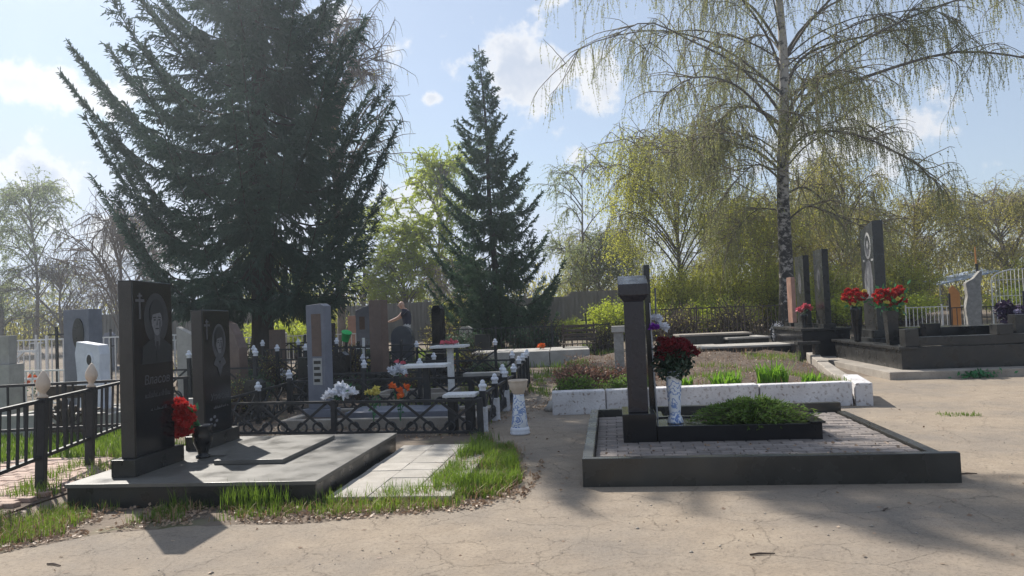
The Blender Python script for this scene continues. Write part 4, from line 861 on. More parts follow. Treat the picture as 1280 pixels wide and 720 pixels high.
# old slabs behind the planting bed
for i, (u, v, w2, d2, h2, lb, mt) in enumerate([(3.3,22.2,2.6,1.2,.34,'low grey slab with pale rim at the back left of the bed','concrete'),(5.2,21.4,2.5,1.3,.36,'broad mossy concrete slab behind the bed','concrete_pale'),(5.0,23.3,2.2,.9,.62,'dark stepped slab farthest behind the bed','concrete'),(6.35,22.9,1.3,1.2,.5,'pale broken slab beside the birch foot','concrete_pale')]):
    t = thing('old_slab', lb, 'slab', (u, v, gz(v)), -4 + i*2); bx('base', K['gran_dark'], t, .05,w2-.05,.05,d2-.05,-.05,h2-.06, .015); bx('cover', K[mt], t, 0,w2,0,d2,h2-.058,h2, .012)
# far right stones and canopy
simple_stone('gravestone', 'orange stone gravestone at far right', 'gravestone', (16.1,28,gz(28)), -30, None, [(-.17,.0),(.17,.0),(.17,1.5),(-.05,1.8),(-.17,1.65)], .2, K['orange_stone'])
m = MB(); rr = random.Random(9); prof = [(-.26,0),(.22,0),(.2,.7),(.25,1.2),(.22,1.6),(.3,2.2),(.24,2.24),(.02,1.98),(-.22,1.85),(-.18,1.4),(-.26,1.0),(-.22,.5)]
s = thing('gravestone', 'rough grey tree stump shaped stone with slanted top, far right', 'gravestone', (15.55,26,gz(26)), -15)
q = MB().xprism(prof, -.16, .16); q.v = [(y_, x_, z_) for x_, y_, z_ in q.v]; q.f = [f_[::-1] for f_ in q.f]; obj('stele', q.mesh('stele', K['rock'], bevel=.03, bseg=2), s)
t = thing('flag_pole', 'thin dark pole with orange tip above the rough stone', 'pole', (16.37,27,gz(27)), 0)
obj('pole', MB().tube([(0,0,-.02),(0,0,2.5)], [.05,.05], 8).mesh('pole', K['iron']), t); obj('tip', MB().tube([(-.02,0,2.5),(-.03,0,3.1)], [.03,.02], 8).mesh('tip', K['orange_stone']), t)
t = thing('canopy', 'blue and white sloped canopy roof at far right', 'canopy', (22.5,40.5,gz(40.5)), -8)
m = MB(); m.add([(0,0,1.75),(3.0,0,2.35),(3.0,2.5,2.55),(0,2.5,1.95),(0,0,1.8),(3.0,0,2.4),(3.0,2.5,2.6),(0,2.5,2.0)], [(0,3,2,1),(4,5,6,7),(0,1,5,4),(1,2,6,5),(2,3,7,6),(3,0,4,7)]); obj('roof', m.mesh('roof', K['blue_tarp']), t)
for a_, b_2, h in ((.05,.05,1.8),(2.9,.05,2.38),(.05,2.4,2.0),(2.9,2.4,2.56)): obj('post', MB().tube([(a_,b_2,-.02),(a_,b_2,h)], [.04,.04], 6).mesh('post', K['silver']), t)
t = thing('metal_arch', 'pale arched lattice of thin bars at the far right edge', 'arch', (20.9,33.5,gz(33.5)), -10)
obj('hoop', MB().tube([(1.1-1.1*math.cos(a), 0, 1.9+.45*math.sin(a)) for a in [k*math.pi/12 for k in range(13)]], [.03]*13, 6).mesh('hoop', K['white_iron']), t)
for k in range(1, 14):
    xb = k*2.2/14; obj('bar', MB().bar((xb,0,.1),(xb,0,1.9+.45*math.sin(math.acos(max(-1,min(1,(1.1-xb)/1.1))))),.022).mesh('bar', K['white_iron']), t)
for zb in (.5,1.2,1.9): obj('rail', MB().bar((0,.012,zb),(2.2,.012,zb),.022).mesh('rail', K['white_iron']), t)
for x_ in (0,2.2): obj('leg', MB().tube([(x_,0,-.02),(x_,0,1.9)], [.03,.03], 6).mesh('leg', K['white_iron']), t)

# ------------------------------------------------------------------ left background graves
simple_stone('gravestone', 'pale grey two tier stone cut by the left edge', 'gravestone', (-9.4,14,0), -4, (.7,.4,1.05), rect(.58,.52), .22, K['concrete_pale'])
s = simple_stone('gravestone', 'tall blue grey stele with an arched relief at left', 'gravestone', (-8.4,15,0), -15, (.9,.45,.2), [(-.3,.002),(.3,.002),(.3,1.82),(-.3,1.82)], .34, K['gran_blue'])
q = MB().prism(ell(.06,1.55,.13,.3), 0, .02); q.v = [(a_, -.17-c_, b_2) for a_, b_2, c_ in q.v]; obj('arched_relief', q.mesh('relief', K['gran_dark']), s)
s = simple_stone('gravestone', 'white rough edged stone with an oval photo at left', 'gravestone', (-7.12,13.0,0), -18, (.8,.4,.22), [(-.27,.002),(.30,.002),(.27,.35),(.24,.7),(.26,.98),(.22,1.13),(-.24,1.2),(-.28,1.0),(-.24,.6)], .22, K['gran_blue'])
s.children[-1].data.materials[0] = pmat('white marble', (.5,.52,.57), (.68,.7,.75), 5, .6, .8, bump=.3, bscale=14)
q = MB().prism(ell(.04,1.12,.075,.11), 0, .012); q.v = [(a_, -.11-c_, b_2) for a_, b_2, c_ in q.v]; obj('oval_photo', q.mesh('oval', K['white_cer']), s)
q = MB().prism(ell(.04,1.11,.05,.085), 0, .016); q.v = [(a_, -.11-c_, b_2) for a_, b_2, c_ in q.v]; obj('photo', q.mesh('photo', K['gran_dark']), s)
t = thing('iron_cross', 'thin black iron cross standing at left in front of the white fence', 'cross', (-10.7,18,gz(18)), 0)
obj('shaft', MB().bar((0,0,-.03),(0,0,1.68),.07,.04).mesh('shaft', K['iron']), t); obj('arm', MB().bar((-.2,0,1.5),(.2,0,1.5),.05,.035).mesh('arm', K['iron']), t)
t = thing('grave_bench', 'dark bench with a pierced fan shaped back on the left lawn', 'bench', (-6.95,11.4,0), -6)
bx('top_board', K['iron_rust'], t, 0,.62,-.02,.02,.62,.80, .004)
for x_ in (.0,.57): bx('leg', K['iron_rust'], t, x_,x_+.05,-.03,.03,-.02,.62, .004)
bx('bottom_rail', K['iron_rust'], t, .05,.57,-.02,.02,.12,.17, .004)
for k in range(9):
    a = R(10 + k*20); obj('fan_bar', MB().bar((.31,0,.18),(.31+.27*math.cos(a),0,.18+.42*math.sin(a)),.045,.03).mesh('fan_bar', K['iron_rust']), t)
for k in range(3): bx('seat_slat', K['iron_rust'], t, 0,.62,.04+k*.12,.14+k*.12,.40,.43, .004)
for i, (x_, y_, w2, lb) in enumerate([(-8.2,11.9,1.9,'pale concrete kerb on the left lawn behind the fence'),(-6.9,12.4,1.7,'pale concrete kerb before the white rough stone')]):
    t = thing('grave_surround', lb, 'grave', (x_, y_, 0), -6); bx('kerb', K['concrete_pale'], t, 0,w2,0,.16,-.02,.34, .012); bx('kerb', K['concrete_pale'], t, 0,w2,1.6,1.76,-.02,.3, .012)
    for q_ in (0,w2-.15): bx('kerb', K['concrete_pale'], t, q_,q_+.15,.162,1.598,-.02,.3, .012)

# ------------------------------------------------------------------ man tending a grave
pn = thing('person', 'bald man in dark T-shirt bending over a grave with arms forward', 'person', (-3.50,25.2,gz(25.2)+.24), 0)
me = bpy.data.meshes.new('body'); J = {}
def body():
    v = [(0,0,.95),(.02,0,1.12),(.0,0,1.32),(-.05,0,1.44),(-.09,0,1.50),(-.12,0,1.56),(-.13,0,1.63),   # pelvis..head
         (-.02,-.17,1.42),(-.22,-.2,1.22),(-.46,-.14,1.12),(-.54,-.12,1.1), (-.02,.17,1.42),(-.22,.2,1.22),(-.46,.14,1.12),(-.54,.12,1.1),
         (.02,-.1,.88),(-.03,-.11,.48),(.03,-.11,.06),(-.12,-.11,.02), (.02,.1,.88),(-.01,.11,.48),(.06,.11,.06),(-.09,.11,.02)]
    e = [(0,1),(1,2),(2,3),(3,4),(4,5),(5,6),(3,7),(7,8),(8,9),(9,10),(3,11),(11,12),(12,13),(13,14),(0,15),(15,16),(16,17),(17,18),(0,19),(19,20),(20,21),(21,22)]
    r = [(.15,.17),(.14,.16),(.15,.19),(.12,.16),(.06,.06),(.085,.075),(.08,.07),(.075,.075),(.05,.05),(.04,.04),(.035,.045),(.075,.075),(.05,.05),(.04,.04),(.035,.045),(.1,.1),(.07,.07),(.05,.05),(.04,.05),(.1,.1),(.07,.07),(.05,.05),(.04,.05)]
    return v, e, r
v_, e_, r_ = body(); me.from_pydata(v_, e_, [])
bo = obj('body', me, pn); bpy.context.view_layer.objects.active = bo
sk = bo.modifiers.new('skin', 'SKIN')
for i, sv in enumerate(me.skin_vertices[0].data): sv.radius = r_[i]; sv.use_root = (i == 0)
sb = bo.modifiers.new('sub', 'SUBSURF'); sb.levels = 2; sb.render_levels = 2
bpy.context.view_layer.update()
bme = bpy.data.meshes.new_from_object(bo.evaluated_get(bpy.context.evaluated_depsgraph_get()))
bo.modifiers.clear(); bo.data = bme
bme.materials.clear()
for q in ('skin','cloth_dark','cloth_pale'): bme.materials.append(K[q])
for p in bme.polygons:
    c = p.center; p.use_smooth = True
    arm = c.x < -.14 and c.z < 1.4
    p.material_index = 0 if (c.z > 1.49 or arm) else (1 if c.z > .98 else 2)
hd = MB(); hd.ball((-.145,0,1.62), .098, 14, 10, 1.22); hd.ball((-.25,0,1.605), .022, 8, 6)
for q in (-1,1):
    hd.ball((-.14,q*.1,1.615), .025, 8, 6, 1.4); hd.ball((-.57,q*.12,1.09), .042, 8, 6, .7)
    for k in range(4): hd.tube([(-.58,q*.12-.03+k*.02,1.09),(-.63,q*.12-.032+k*.021,1.075),(-.66+.006*abs(k-1.5),q*.12-.034+k*.022,1.05)], [.01,.009,.007], 6)
    hd.tube([(-.55,q*.08,1.1),(-.59,q*.06,1.085),(-.615,q*.055,1.07)], [.011,.01,.008], 6)
bm2 = bmesh.new(); bm2.from_mesh(bme); hm = hd.mesh('h', K['skin'], True); bm2.from_mesh(hm); bm2.to_mesh(bme); bm2.free(); bpy.data.meshes.remove(hm)

# ------------------------------------------------------------------ trees
def spruce(name, label, loc, H, prof, seed, mat, wsp, step, trunk_r, up=.55, fine=1.0, lean=(0,0), crown_from=1.9, asym=.0, nbr=(5,8)):
    rng = np.random.default_rng(seed); t = thing(name, label, 'tree', loc, 0)
    k = 16; zz = np.linspace(-.1, H, k); P = np.stack([lean[0]*(zz/H)**1.0 + .04*np.sin(zz*.9), lean[1]*zz/H, zz], 1)
    V, F = tubes(P[None], np.maximum(trunk_r*(1-zz/H)**.8*(1+.35*np.exp(-np.maximum(zz,0)*2.2)), .012)[None], 12); obj('trunk', arr_mesh('trunk', V, F, K['bark'], True), t)
    zs = np.array([p[0] for p in prof]); rsx = np.array([p[1] for p in prof])
    limbs = []; parts = []
    z = crown_from
    while z < H - .15:
        nb = rng.integers(*nbr) if z < H*.8 else 5; a0 = rng.uniform(0, 6.28)
        for b in range(nb):
            a = a0 + 6.283*b/nb + rng.normal()*.18; L = np.interp(z, zs, rsx)*rng.uniform(.72,1.12)*(1 - (asym*np.interp(z, [5,9,14], [.3,1.4,.8]))*math.cos(a))
            if L < .12: continue
            zb = z + rng.normal()*step*.3
            low = np.clip(1 - (z-crown_from)/(H*.45), 0, 1)
            kk = 12; tt = np.linspace(0,1,kk)
            rise = (up + .09*rng.normal())*L
            zc = rise*(tt**1.7) - (.22+.25*low)*L*np.sin(tt*np.pi)*(.5+.5*low) - low*.16*L*tt
            sway = rng.normal()*.1*L*tt**2
            B = np.stack([np.cos(a)*L*tt - np.sin(a)*sway, np.sin(a)*L*tt + np.cos(a)*sway, zb + zc], 1)
            B[:, 0] += lean[0]*zb/H; B[:, 1] += lean[1]*zb/H
            B[:, 2] = np.maximum(B[:, 2], crown_from*.72 + rng.uniform(0,.5))
            limbs.append((B, .012 + .018*L/3))
            Tn = nrm(np.gradient(B, axis=0)); side = nrm(np.cross(Tn, np.array([0,0,1.])))
            # twigs on both sides of the bough, hanging towards the inside
            n = max(6, int(L*27*fine)); tq = rng.uniform(.04, 1, n)**.75; fi = tq*(kk-1); i0 = np.clip(fi.astype(int), 0, kk-2); fr = (fi-i0)[:,None]
            P0 = B[i0]*(1-fr) + B[i0+1]*fr; T0 = Tn[i0]; S0 = side[i0]*np.where(rng.random(n) < .5, 1, -1)[:,None]
            dn = (rng.uniform(.05,.55,n)*(1.25 - tq))[:,None]
            D0 = nrm(T0*rng.uniform(.35,.8,(n,1)) + S0*rng.uniform(.3,1,(n,1)) - np.array([0,0,1.])*dn)
            l0 = np.clip((1.12-tq)*L*.42, .09*min(1., L/1.2)+.09, .95)*rng.uniform(.6,1.1,n)
            parts.append(strips(rng, P0, D0, l0, wsp*.9))
            # pendulous sprays along the twigs
            ns = np.maximum(2, (l0/.055*fine).astype(int)); rep = np.repeat(np.arange(n), ns); u = rng.uniform(.1, 1, len(rep))[:,None]
            P1 = P0[rep] + D0[rep]*l0[rep][:,None]*u; s2 = nrm(np.cross(D0[rep], rng.normal(size=(len(rep),3))))
            hang = rng.uniform(.3,2.0,(len(rep),1))*(1.15 - .8*tq[rep])[:,None]
            D1 = nrm(D0[rep]*.7 + s2*.6 - np.array([0,0,1.])*hang)
            parts.append(strips(rng, P1, D1, rng.uniform(.08,.2,len(rep))*(1.35-.5*tq[rep]), wsp*rng.uniform(.6,1.0,len(rep))))
            # needles straight on the bough and its tip
            m_ = int(L*42); tq2 = rng.uniform(.3,1,m_)**.7; fi = tq2*(kk-1); i0 = np.clip(fi.astype(int),0,kk-2); fr = (fi-i0)[:,None]
            P2 = B[i0]*(1-fr)+B[i0+1]*fr; parts.append(strips(rng, P2, Tn[i0] + rng.normal(size=(m_,3))*.5 - np.array([0,0,.25]), rng.uniform(.1,.24,m_), wsp*1.1))
        z += step*rng.uniform(.8,1.2)*(1 if z < H*.75 else .75)
    P = np.array([b for b, _ in limbs]); rr = np.array([r0 for _, r0 in limbs])[:,None]*np.linspace(1,.25,12)[None]
    V, F = tubes(P, rr, 4); stuff(obj('boughs', arr_mesh('boughs', V, F, K['bark']), t))
    V, F = cat(parts); obj('crown', arr_mesh('crown', V, F, mat), t); return t
spruce('spruce_tree', 'huge dark spruce with upswept boughs towering at left', (-6.9,21,gz(21)), 18.6,
       [(2.2,3.6),(3.5,3.95),(6,4.0),(7.6,3.8),(9,3.1),(11,2.45),(13,2.05),(15,1.6),(17,.95),(18.6,.15)], 11, K['spruce'], .036, .48, .31, .52, 1.1, (.25,0), 2.5, .10, (4,7))
spruce('spruce_tree', 'slender young spruce with pointed top in the centre background', (-.55,30,gz(30)), 12.0,
       [(1.2,2.5),(2.5,2.75),(4,2.35),(6,1.75),(8,1.15),(9.8,.62),(11.2,.3),(12,.08)], 12, K['spruce2'], .04, .40, .15, .40, 1.0, (-.35,0), .7, 0, (5,7))

def hang_twigs(rng, P0, D0, ln, k=7, sway=.1, grav=.45):
    n = len(P0); tt = np.linspace(0,1,k); D0 = nrm(D0); P = np.zeros((n,k,3)); P[:,0] = P0
    d = D0.copy(); sw = rng.normal(size=(n,3))*sway; sw[:,2] = 0
    for i in range(1, k):
        d = nrm(d*(1-grav) + np.array([0,0,-1.])*grav + sw + rng.normal(size=(n,3))*.06); P[:,i] = P[:,i-1] + d*(ln/(k-1))[:,None]
    return P
def along(rng, Pth, m, t0=.1):
    n, k, _ = Pth.shape; idx = rng.integers(0, n, m); tq = rng.uniform(t0, 1, m)*(k-1); i0 = np.clip(tq.astype(int),0,k-2); fr = (tq-i0)[:,None]
    return Pth[idx,i0]*(1-fr)+Pth[idx,i0+1]*fr, nrm(Pth[idx,i0+1]-Pth[idx,i0]), idx
def tree_from_limbs(t, rng, limbs, limb_r, nsub, ntw, tlen, nleaf, lsz, leafm, twigm, sub_len=(.8,2.2), limb_mat='birch_bark', twr=.006, t0=.3, sway=.1, barem=None, droop=.25, grav=.45):
    Ls = np.array(limbs); n, k, _ = Ls.shape
    V, F = tubes(Ls, limb_r[:,None]*np.linspace(1,.22,k)[None], 6); obj('limbs', arr_mesh('limbs', V, F, K[limb_mat], True), t)
    P0, T0, _ = along(rng, Ls, nsub, t0); D0 = nrm(T0*.6 + rng.normal(size=(nsub,3))*.55 + np.array([0,0,.15])); ln = rng.uniform(*sub_len, nsub)
    ks = 7; S = np.zeros((nsub,ks,3)); S[:,0] = P0; d = D0
    for i in range(1, ks):
        d = nrm(d + np.array([0,0,-droop])*i/ks + rng.normal(size=(nsub,3))*.12); S[:,i] = S[:,i-1] + d*(ln/(ks-1))[:,None]
    V1 = tubes(S, np.broadcast_to(np.linspace(.022,.007,ks), (nsub,ks)), 4)
    P0, T0, _ = along(rng, S, ntw, .15); tl = rng.uniform(*tlen, ntw)
    H_ = hang_twigs(rng, P0, T0 + rng.normal(size=(ntw,3))*.4, tl, 7, sway, grav)
    P1, T1, _ = along(rng, Ls, ntw//5, .45); H2 = hang_twigs(rng, P1, T1 + rng.normal(size=(ntw//5,3))*.5, rng.uniform(*tlen, ntw//5), 7, sway, grav)
    H_ = np.concatenate([H_, H2]); V2 = tubes(H_, np.broadcast_to(np.linspace(twr,twr*.4,7), (len(H_),7)), 3)
    V, F = cat([V1, V2]); obj('twigs', arr_mesh('twigs', V, F, K[twigm]), t)
    if nleaf:
        P, T, _ = along(rng, H_, nleaf, .12); D = nrm(T*.3 + rng.normal(size=(nleaf,3))*.7 - np.array([0,0,.5]))
        V, F = leaves(rng, P, D, lsz*rng.uniform(.7,1.35,nleaf), lsz*.62); obj('crown', arr_mesh('crown', V, F, K[leafm]), t)

# the big weeping birch at right
rng = np.random.default_rng(77)
BX, BY = 9.55, 27.0; bt = thing('birch_tree', 'large weeping birch with white trunk spreading over the right side', 'tree', (BX, BY, gz(BY)), 0)
zz = np.linspace(-.1, 18, 26); tp = np.stack([.0 + .045*zz - .0012*zz**2 + .05*np.sin(zz*.8), .1*np.sin(zz*.5), zz], 1)
V, F = tubes(tp[None], (np.maximum(.27*(1-zz/19)**.75, .02)*(1+.5*np.exp(-np.maximum(zz,0)*1.6)))[None], 16); obj('trunk', arr_mesh('trunk', V, F, K['birch_bark'], True), bt)
def tx(z): return .045*z - .0012*z*z
K_ = 14; LM = []; LR = []
def limb(pts, r): LM.append(bez(pts, K_)); LR.append(r)
B0 = lambda x, z, y=0: (x-BX, y, z-gz(BY))
limb([(tx(8.0),0,8.0), B0(9.0,9.2,-.3), B0(7.84,10.0,-.8), B0(6.44,10.6,-1.2), B0(4.9,11.2,-1.5), B0(3.6,10.6,-1.8)], .058)
limb([(tx(7.2),0,7.2), B0(11.0,8.75,-.3), B0(12.8,9.35,-.8), B0(15.2,9.85,-1.2), B0(17.2,9.5,-1.6), B0(18.6,8.9,-1.8)], .08)
limb([(tx(8.4),0,8.4), B0(10.5,10.1,.3), B0(11.7,10.85,.6), B0(14.0,11.35,.9), B0(16.2,11.7,1.2)], .07)
limb([(tx(6.5),0,6.5), B0(10.6,7.5,-.4), B0(12.1,7.15,-1.0), B0(13.7,6.05,-1.4), B0(14.5,5.0,-1.6)], .055)
limb([(tx(7.6),0,7.6), B0(8.9,8.7,.5), B0(8.2,8.65,.9), B0(7.3,7.75,1.2), B0(6.1,6.7,1.5)], .06)
limb([(tx(5.6),0,5.6), B0(8.9,6.4,-.4), B0(8.2,6.2,-.8), B0(7.4,5.4,-1.0)], .045)
limb([(tx(5.2),0,5.2), B0(10.6,5.7,.4), B0(11.5,5.2,.8), B0(12.4,4.3,1.0)], .045)
limb([(tx(4.2),0,4.2), B0(10.4,4.9,-.5), B0(11.5,4.3,-1.0), B0(12.6,3.7,-1.2)], .04)
limb([(tx(4.6),0,4.6), B0(9.0,5.0,.5), B0(8.4,4.5,.8), B0(8.0,3.8,1.0)], .035)
limb([(tx(9.5),0,9.5), B0(9.3,10.8,-.5), B0(8.3,12.0,-1), B0(7.0,13.0,-1.5), B0(5.6,13.2,-2)], .055)
limb([(tx(9.8),0,9.8), B0(10.8,11.4,-.5), B0(12.4,12.8,-1), B0(14.4,13.6,-1.5), B0(16.5,13.2,-2)], .055)
limb([(tx(8.8),0,8.8), B0(8.6,10.4,.4), B0(7.2,11.4,.8), B0(5.4,11.9,1.2), B0(3.2,11.6,1.6), B0(2.2,10.8,1.8)], .05)
limb([(tx(10.4),0,10.4), B0(8.9,12.2,0), B0(7.2,13.4,.3), B0(5.0,13.9,.6), B0(2.8,13.4,.8)], .05)
limb([(tx(7.0),0,7.0), B0(8.8,8.2,-.9), B0(7.6,8.9,-1.8), B0(6.2,9.0,-2.4), B0(5.0,8.3,-2.8)], .06)
limb([(tx(10.0),0,10.0), B0(11.4,12.0,.6), B0(14.0,13.2,1.0), B0(17.0,13.6,1.4), B0(19.4,12.6,1.6)], .055)
limb([(tx(8.0),0,8.0), B0(11.4,9.9,-.6), B0(14.2,11.2,-1.4), B0(17.0,11.6,-2.2), B0(19.6,10.8,-2.6)], .055)
for k in range(38):
    z = rng.uniform(5.2, 15.5); a = rng.uniform(0, 6.28); L = np.interp(z, [5,8,11,16], [3,5.2,5.6,2.4])*rng.uniform(.7,1.1); cx, cy = math.cos(a), math.sin(a)*.9
    limb([(tx(z),0,z), (tx(z)+cx*L*.25, cy*L*.25, z+.9), (tx(z)+cx*L*.6, cy*L*.6, z+1.5), (tx(z)+cx*L*.85, cy*L*.85, z+1.4), (tx(z)+cx*L, cy*L, z+.9)], .034)
LR = np.array(LR)
tree_from_limbs(bt, rng, LM, LR, 1100, 8200, (.4,1.7), 300000, .046, 'birch_leaf', 'twig_tan', (.8,2.4), limb_mat='limb_bark', sway=.07, t0=.22, twr=.0045, grav=.5)

def decid(name, label, loc, H, Rr, seed, leafm, twigm, nl, nsub, ntw, tlen, nleaf, lsz, group=None, z0=.25, bark='twig_grey', upw=1.0, trunk_r=.13, sub_len=(.6,1.6), droop=.25, twr=.008, grav=.45):
    rng = np.random.default_rng(seed); t = thing(name, label, 'tree', loc, 0, group)
    zz = np.linspace(-.1, H*.96, 18); w1, w2 = rng.uniform(-.25,.25,2)
    tp = np.stack([w1*np.sin(zz*.5), w2*np.sin(zz*.6), zz], 1); V, F = tubes(tp[None], np.maximum(trunk_r*(1-zz/H), .012)[None], 8); obj('trunk', arr_mesh('trunk', V, F, K[bark], True), t)
    lm = []
    for k in range(nl):
        z = H*rng.uniform(z0, .88); a = rng.uniform(0, 6.28); q = z/H; L = Rr*np.interp(q, [z0,.45,.7,.9], [.8,1,.75,.35])*rng.uniform(.7,1.15); cx, cy = math.cos(a), math.sin(a); X, Y = w1*math.sin(z*.5), w2*math.sin(z*.6)
        lm.append(bez([(X,Y,z),(X+cx*L*.3,Y+cy*L*.3,z+L*.45*upw),(X+cx*L*.7,Y+cy*L*.7,z+L*.8*upw),(X+cx*L,Y+cy*L,z+L*.75*upw)], 9))
    tree_from_limbs(t, rng, lm, np.full(nl, trunk_r*.34), nsub, ntw, tlen, nleaf, lsz, leafm, twigm, sub_len, bark, twr, .25, .1, None, droop, grav); return t
def dupe(t, loc, rz, sc, label):
    r = t.copy(); C.objects.link(r); r.location = loc; r.rotation_euler = (0,0,R(rz)); r.scale = (sc[0],sc[0],sc[1]); r['label'] = label
    for c in list(t.children):
        q = c.copy(); C.objects.link(q); q.parent = r
    return r
BG = 'spring trees behind the cemetery'
T1 = decid('birch_tree', 'thin pale green birch at the far left edge', (-28,45,gz(45)), 10.2, 2.3, 101, 'leaf_pale', 'twig_grey', 28, 180, 1100, (.4,1.2), 22000, .085, BG, droop=.1, grav=.22)
T2 = decid('young_tree', 'bright yellow green young tree left of the slender spruce', (-4.0,44,gz(44)), 10.4, 2.4, 102, 'leaf_grn', 'twig_grey', 34, 230, 1500, (.35,.9), 60000, .09, BG, .1, upw=1.35, droop=.05, grav=.1)
T3 = decid('birch_tree', 'thin airy birch between the slender spruce and the willow', (4.2,44,gz(44)), 10.2, 2.2, 103, 'leaf_pale', 'twig_grey', 26, 170, 1000, (.4,1.2), 20000, .08, BG, .15, droop=.1, grav=.2)
T4 = decid('willow_tree', 'dense yellow green weeping tree left of the birch trunk', (7.3,34,gz(34)), 9.4, 3.3, 104, 'leaf_yel', 'twig_tan', 34, 260, 1700, (.8,2.5), 34000, .08, BG, .22, sub_len=(.8,2.0), twr=.006)
T5 = decid('weeping_tree', 'olive brown weeping tree behind the tallest stele', (17.5,40,gz(40)), 8.6, 3.4, 105, 'leaf_olive', 'twig_tan', 32, 260, 1500, (.7,2.3), 26000, .085, BG, .18, sub_len=(.8,2.0), twr=.007)
dupe(T4, (10.8,37,gz(37)), 130, (.95,.7), 'yellowish weeping tree directly behind the birch trunk')
dupe(T5, (13.2,39,gz(39)), 70, (1.0,.74), 'olive weeping tree between the birch trunk and the slim steles')
dupe(T5, (22.2,42,gz(42)), 160, (1.1,.8), 'olive weeping tree above the blue canopy')
dupe(T5, (27.5,43,gz(43)), 250, (1.1,.82), 'brownish weeping tree near the right edge')
dupe(T5, (32.5,45,gz(45)), 20, (1.15,.85), 'outermost olive weeping tree at the right edge')
dupe(T5, (20.0,47,gz(47)), 300, (1.2,.85), 'farther olive tree showing between the right hand trees')
dupe(T4, (5.2,45,gz(45)), 200, (.9,.62), 'low yellow green tree behind the concrete fence')
dupe(T2, (-8.8,46,gz(46)), 80, (1.0,.75), 'yellow green young tree showing under the big spruce')
dupe(T2, (-6.3,44,gz(44)), 200, (.9,.62), 'short yellow green tree at the right of the big spruce')
dupe(T2, (-14.5,47,gz(47)), 140, (1.0,.55), 'low yellow green tree behind the portrait stones')
dupe(T3, (-33.5,50,gz(50)), 140, (1.2,.8), 'hazy birch leaving the frame at far left')
B1 = decid('bare_tree', 'leafless twiggy bush beside the left of the big spruce', (-15.4,30,gz(30)), 5.6, 2.2, 106, 'leaf_olive', 'twig_grey', 26, 240, 1100, (.3,.9), 500, .05, BG, .1, upw=1.5, droop=.05, trunk_r=.1)
B2 = decid('bare_tree', 'tall bare tree whose twigs show right of the big spruce', (-6.3,28,gz(28)), 13.6, 2.4, 107, 'leaf_olive', 'twig_grey', 40, 330, 1500, (.3,.9), 1500, .05, BG, .3, upw=1.6, droop=.05, trunk_r=.16)
dupe(B1, (-19.5,40,gz(40)), 90, (1.2,1.0), 'leafless bush farther back at far left')
dupe(B1, (-24.5,42,gz(42)), 200, (1.2,.8), 'low leafless bush by the thin left birch')
dupe(B1, (-2.2,33.5,gz(33.5)), 300, (.7,.6), 'bare brownish bush behind the narrow black stone')
# leafy bushes
def bush(name, label, loc, w_, h, seed, leafm, nst, nleaf, lsz, group=None, twigm='twig'):
    rng = np.random.default_rng(seed); t = thing(name, label, 'bush', loc, 0, group); k = 7; tt = np.linspace(0,1,k)[None,:,None]
    B_ = np.stack([rng.normal(size=nst)*w_*.16, rng.normal(size=nst)*w_*.16, np.zeros(nst)-.02], 1); a = rng.uniform(0,6.28,nst); q = np.sqrt(rng.uniform(0,1,nst))*w_*.5
    tip = np.stack([np.cos(a)*q, np.sin(a)*q, h*rng.uniform(.45,1,nst)*(1-.35*(q/(w_*.5))**2)], 1)
    S = B_[:,None]*(1-tt) + tip[:,None]*tt; S[:,:,2] += .12*h*np.sin(tt[:,:,0]*np.pi); S += rng.normal(size=S.shape)*.02*h
    V, F = tubes(S, np.broadcast_to(np.linspace(.012,.004,k),(nst,k)), 3); obj('stems', arr_mesh('stems', V, F, K[twigm]), t)
    P, T, _ = along(rng, S, nleaf, .2); P += rng.normal(size=P.shape)*.05*h**.5
    V, F = leaves(rng, P, T*.5+rng.normal(size=P.shape)*.7, lsz*rng.uniform(.7,1.3,nleaf), lsz*.6); obj('leaves', arr_mesh('leaves', V, F, K[leafm]), t); return t
U1 = bush('leafy_bush', 'fresh green bush in front of the concrete fence', (4.6,33,gz(33)), 3.4, 2.0, 201, 'leaf_grn', 220, 12000, .085, 'green bushes')
dupe(U1, (5.9,33,gz(33)), 100, (1.0,1.0), 'yellow green bush behind the square capped post')
dupe(U1, (2.9,36.5,gz(36.5)), 200, (.8,.5), 'green bush low against the concrete fence')
U2 = bush('leafy_bush', 'tall yellow green thicket left behind the rusty fence', (7.2,33.5,gz(33.5)), 3.6, 3.6, 206, 'leaf_yel', 240, 16000, .08, 'green bushes')
for x_, y_, sc_, lb in ((9.4,34.5,(1.1,1.1),'tall yellow green thicket right behind the rusty fence'),(12.2,35,(1.1,1.0),'yellow green thicket right of the birch trunk'),(14.8,37,(1.2,1.0),'yellow green thicket left of the tallest stele'),(19.6,39,(1.3,1.1),'yellow green thicket right of the tallest stele'),(-2.6,38,(.9,.8),'yellow green thicket left of the young spruce'),(-9.6,37,(1,.7),'sunlit thicket seen under the big spruce'),(26.5,38,(1.3,1.0),'yellow green thicket beyond the metal arch')):
    dupe(U2, (x_, y_, gz(y_)), x_*57, sc_, lb)
dupe(U1, (8.3,31,gz(31)), 40, (1.0,.95), 'green bush under the weeping tree left of the birch')
dupe(U1, (13.2,33,gz(33)), 300, (1.3,.9), 'green bush behind the slim steles')
dupe(U1, (17.8,36,gz(36)), 10, (1.4,.9), 'green bush behind the roses at right')
dupe(U1, (24.5,36,gz(36)), 60, (1.4,.9), 'green bush under the right hand trees')
dupe(U1, (-2.0,22.8,gz(22.8)), 20, (.35,.28), 'small bright green plant behind the rounded black stone')
dupe(U1, (-8.6,30,gz(30)), 20, (.9,.8), 'sunlit green bush behind the woman portrait stone')
dupe(U1, (-11.2,36,gz(36)), 160, (1.1,.8), 'sunlit green bush behind the man portrait stone')
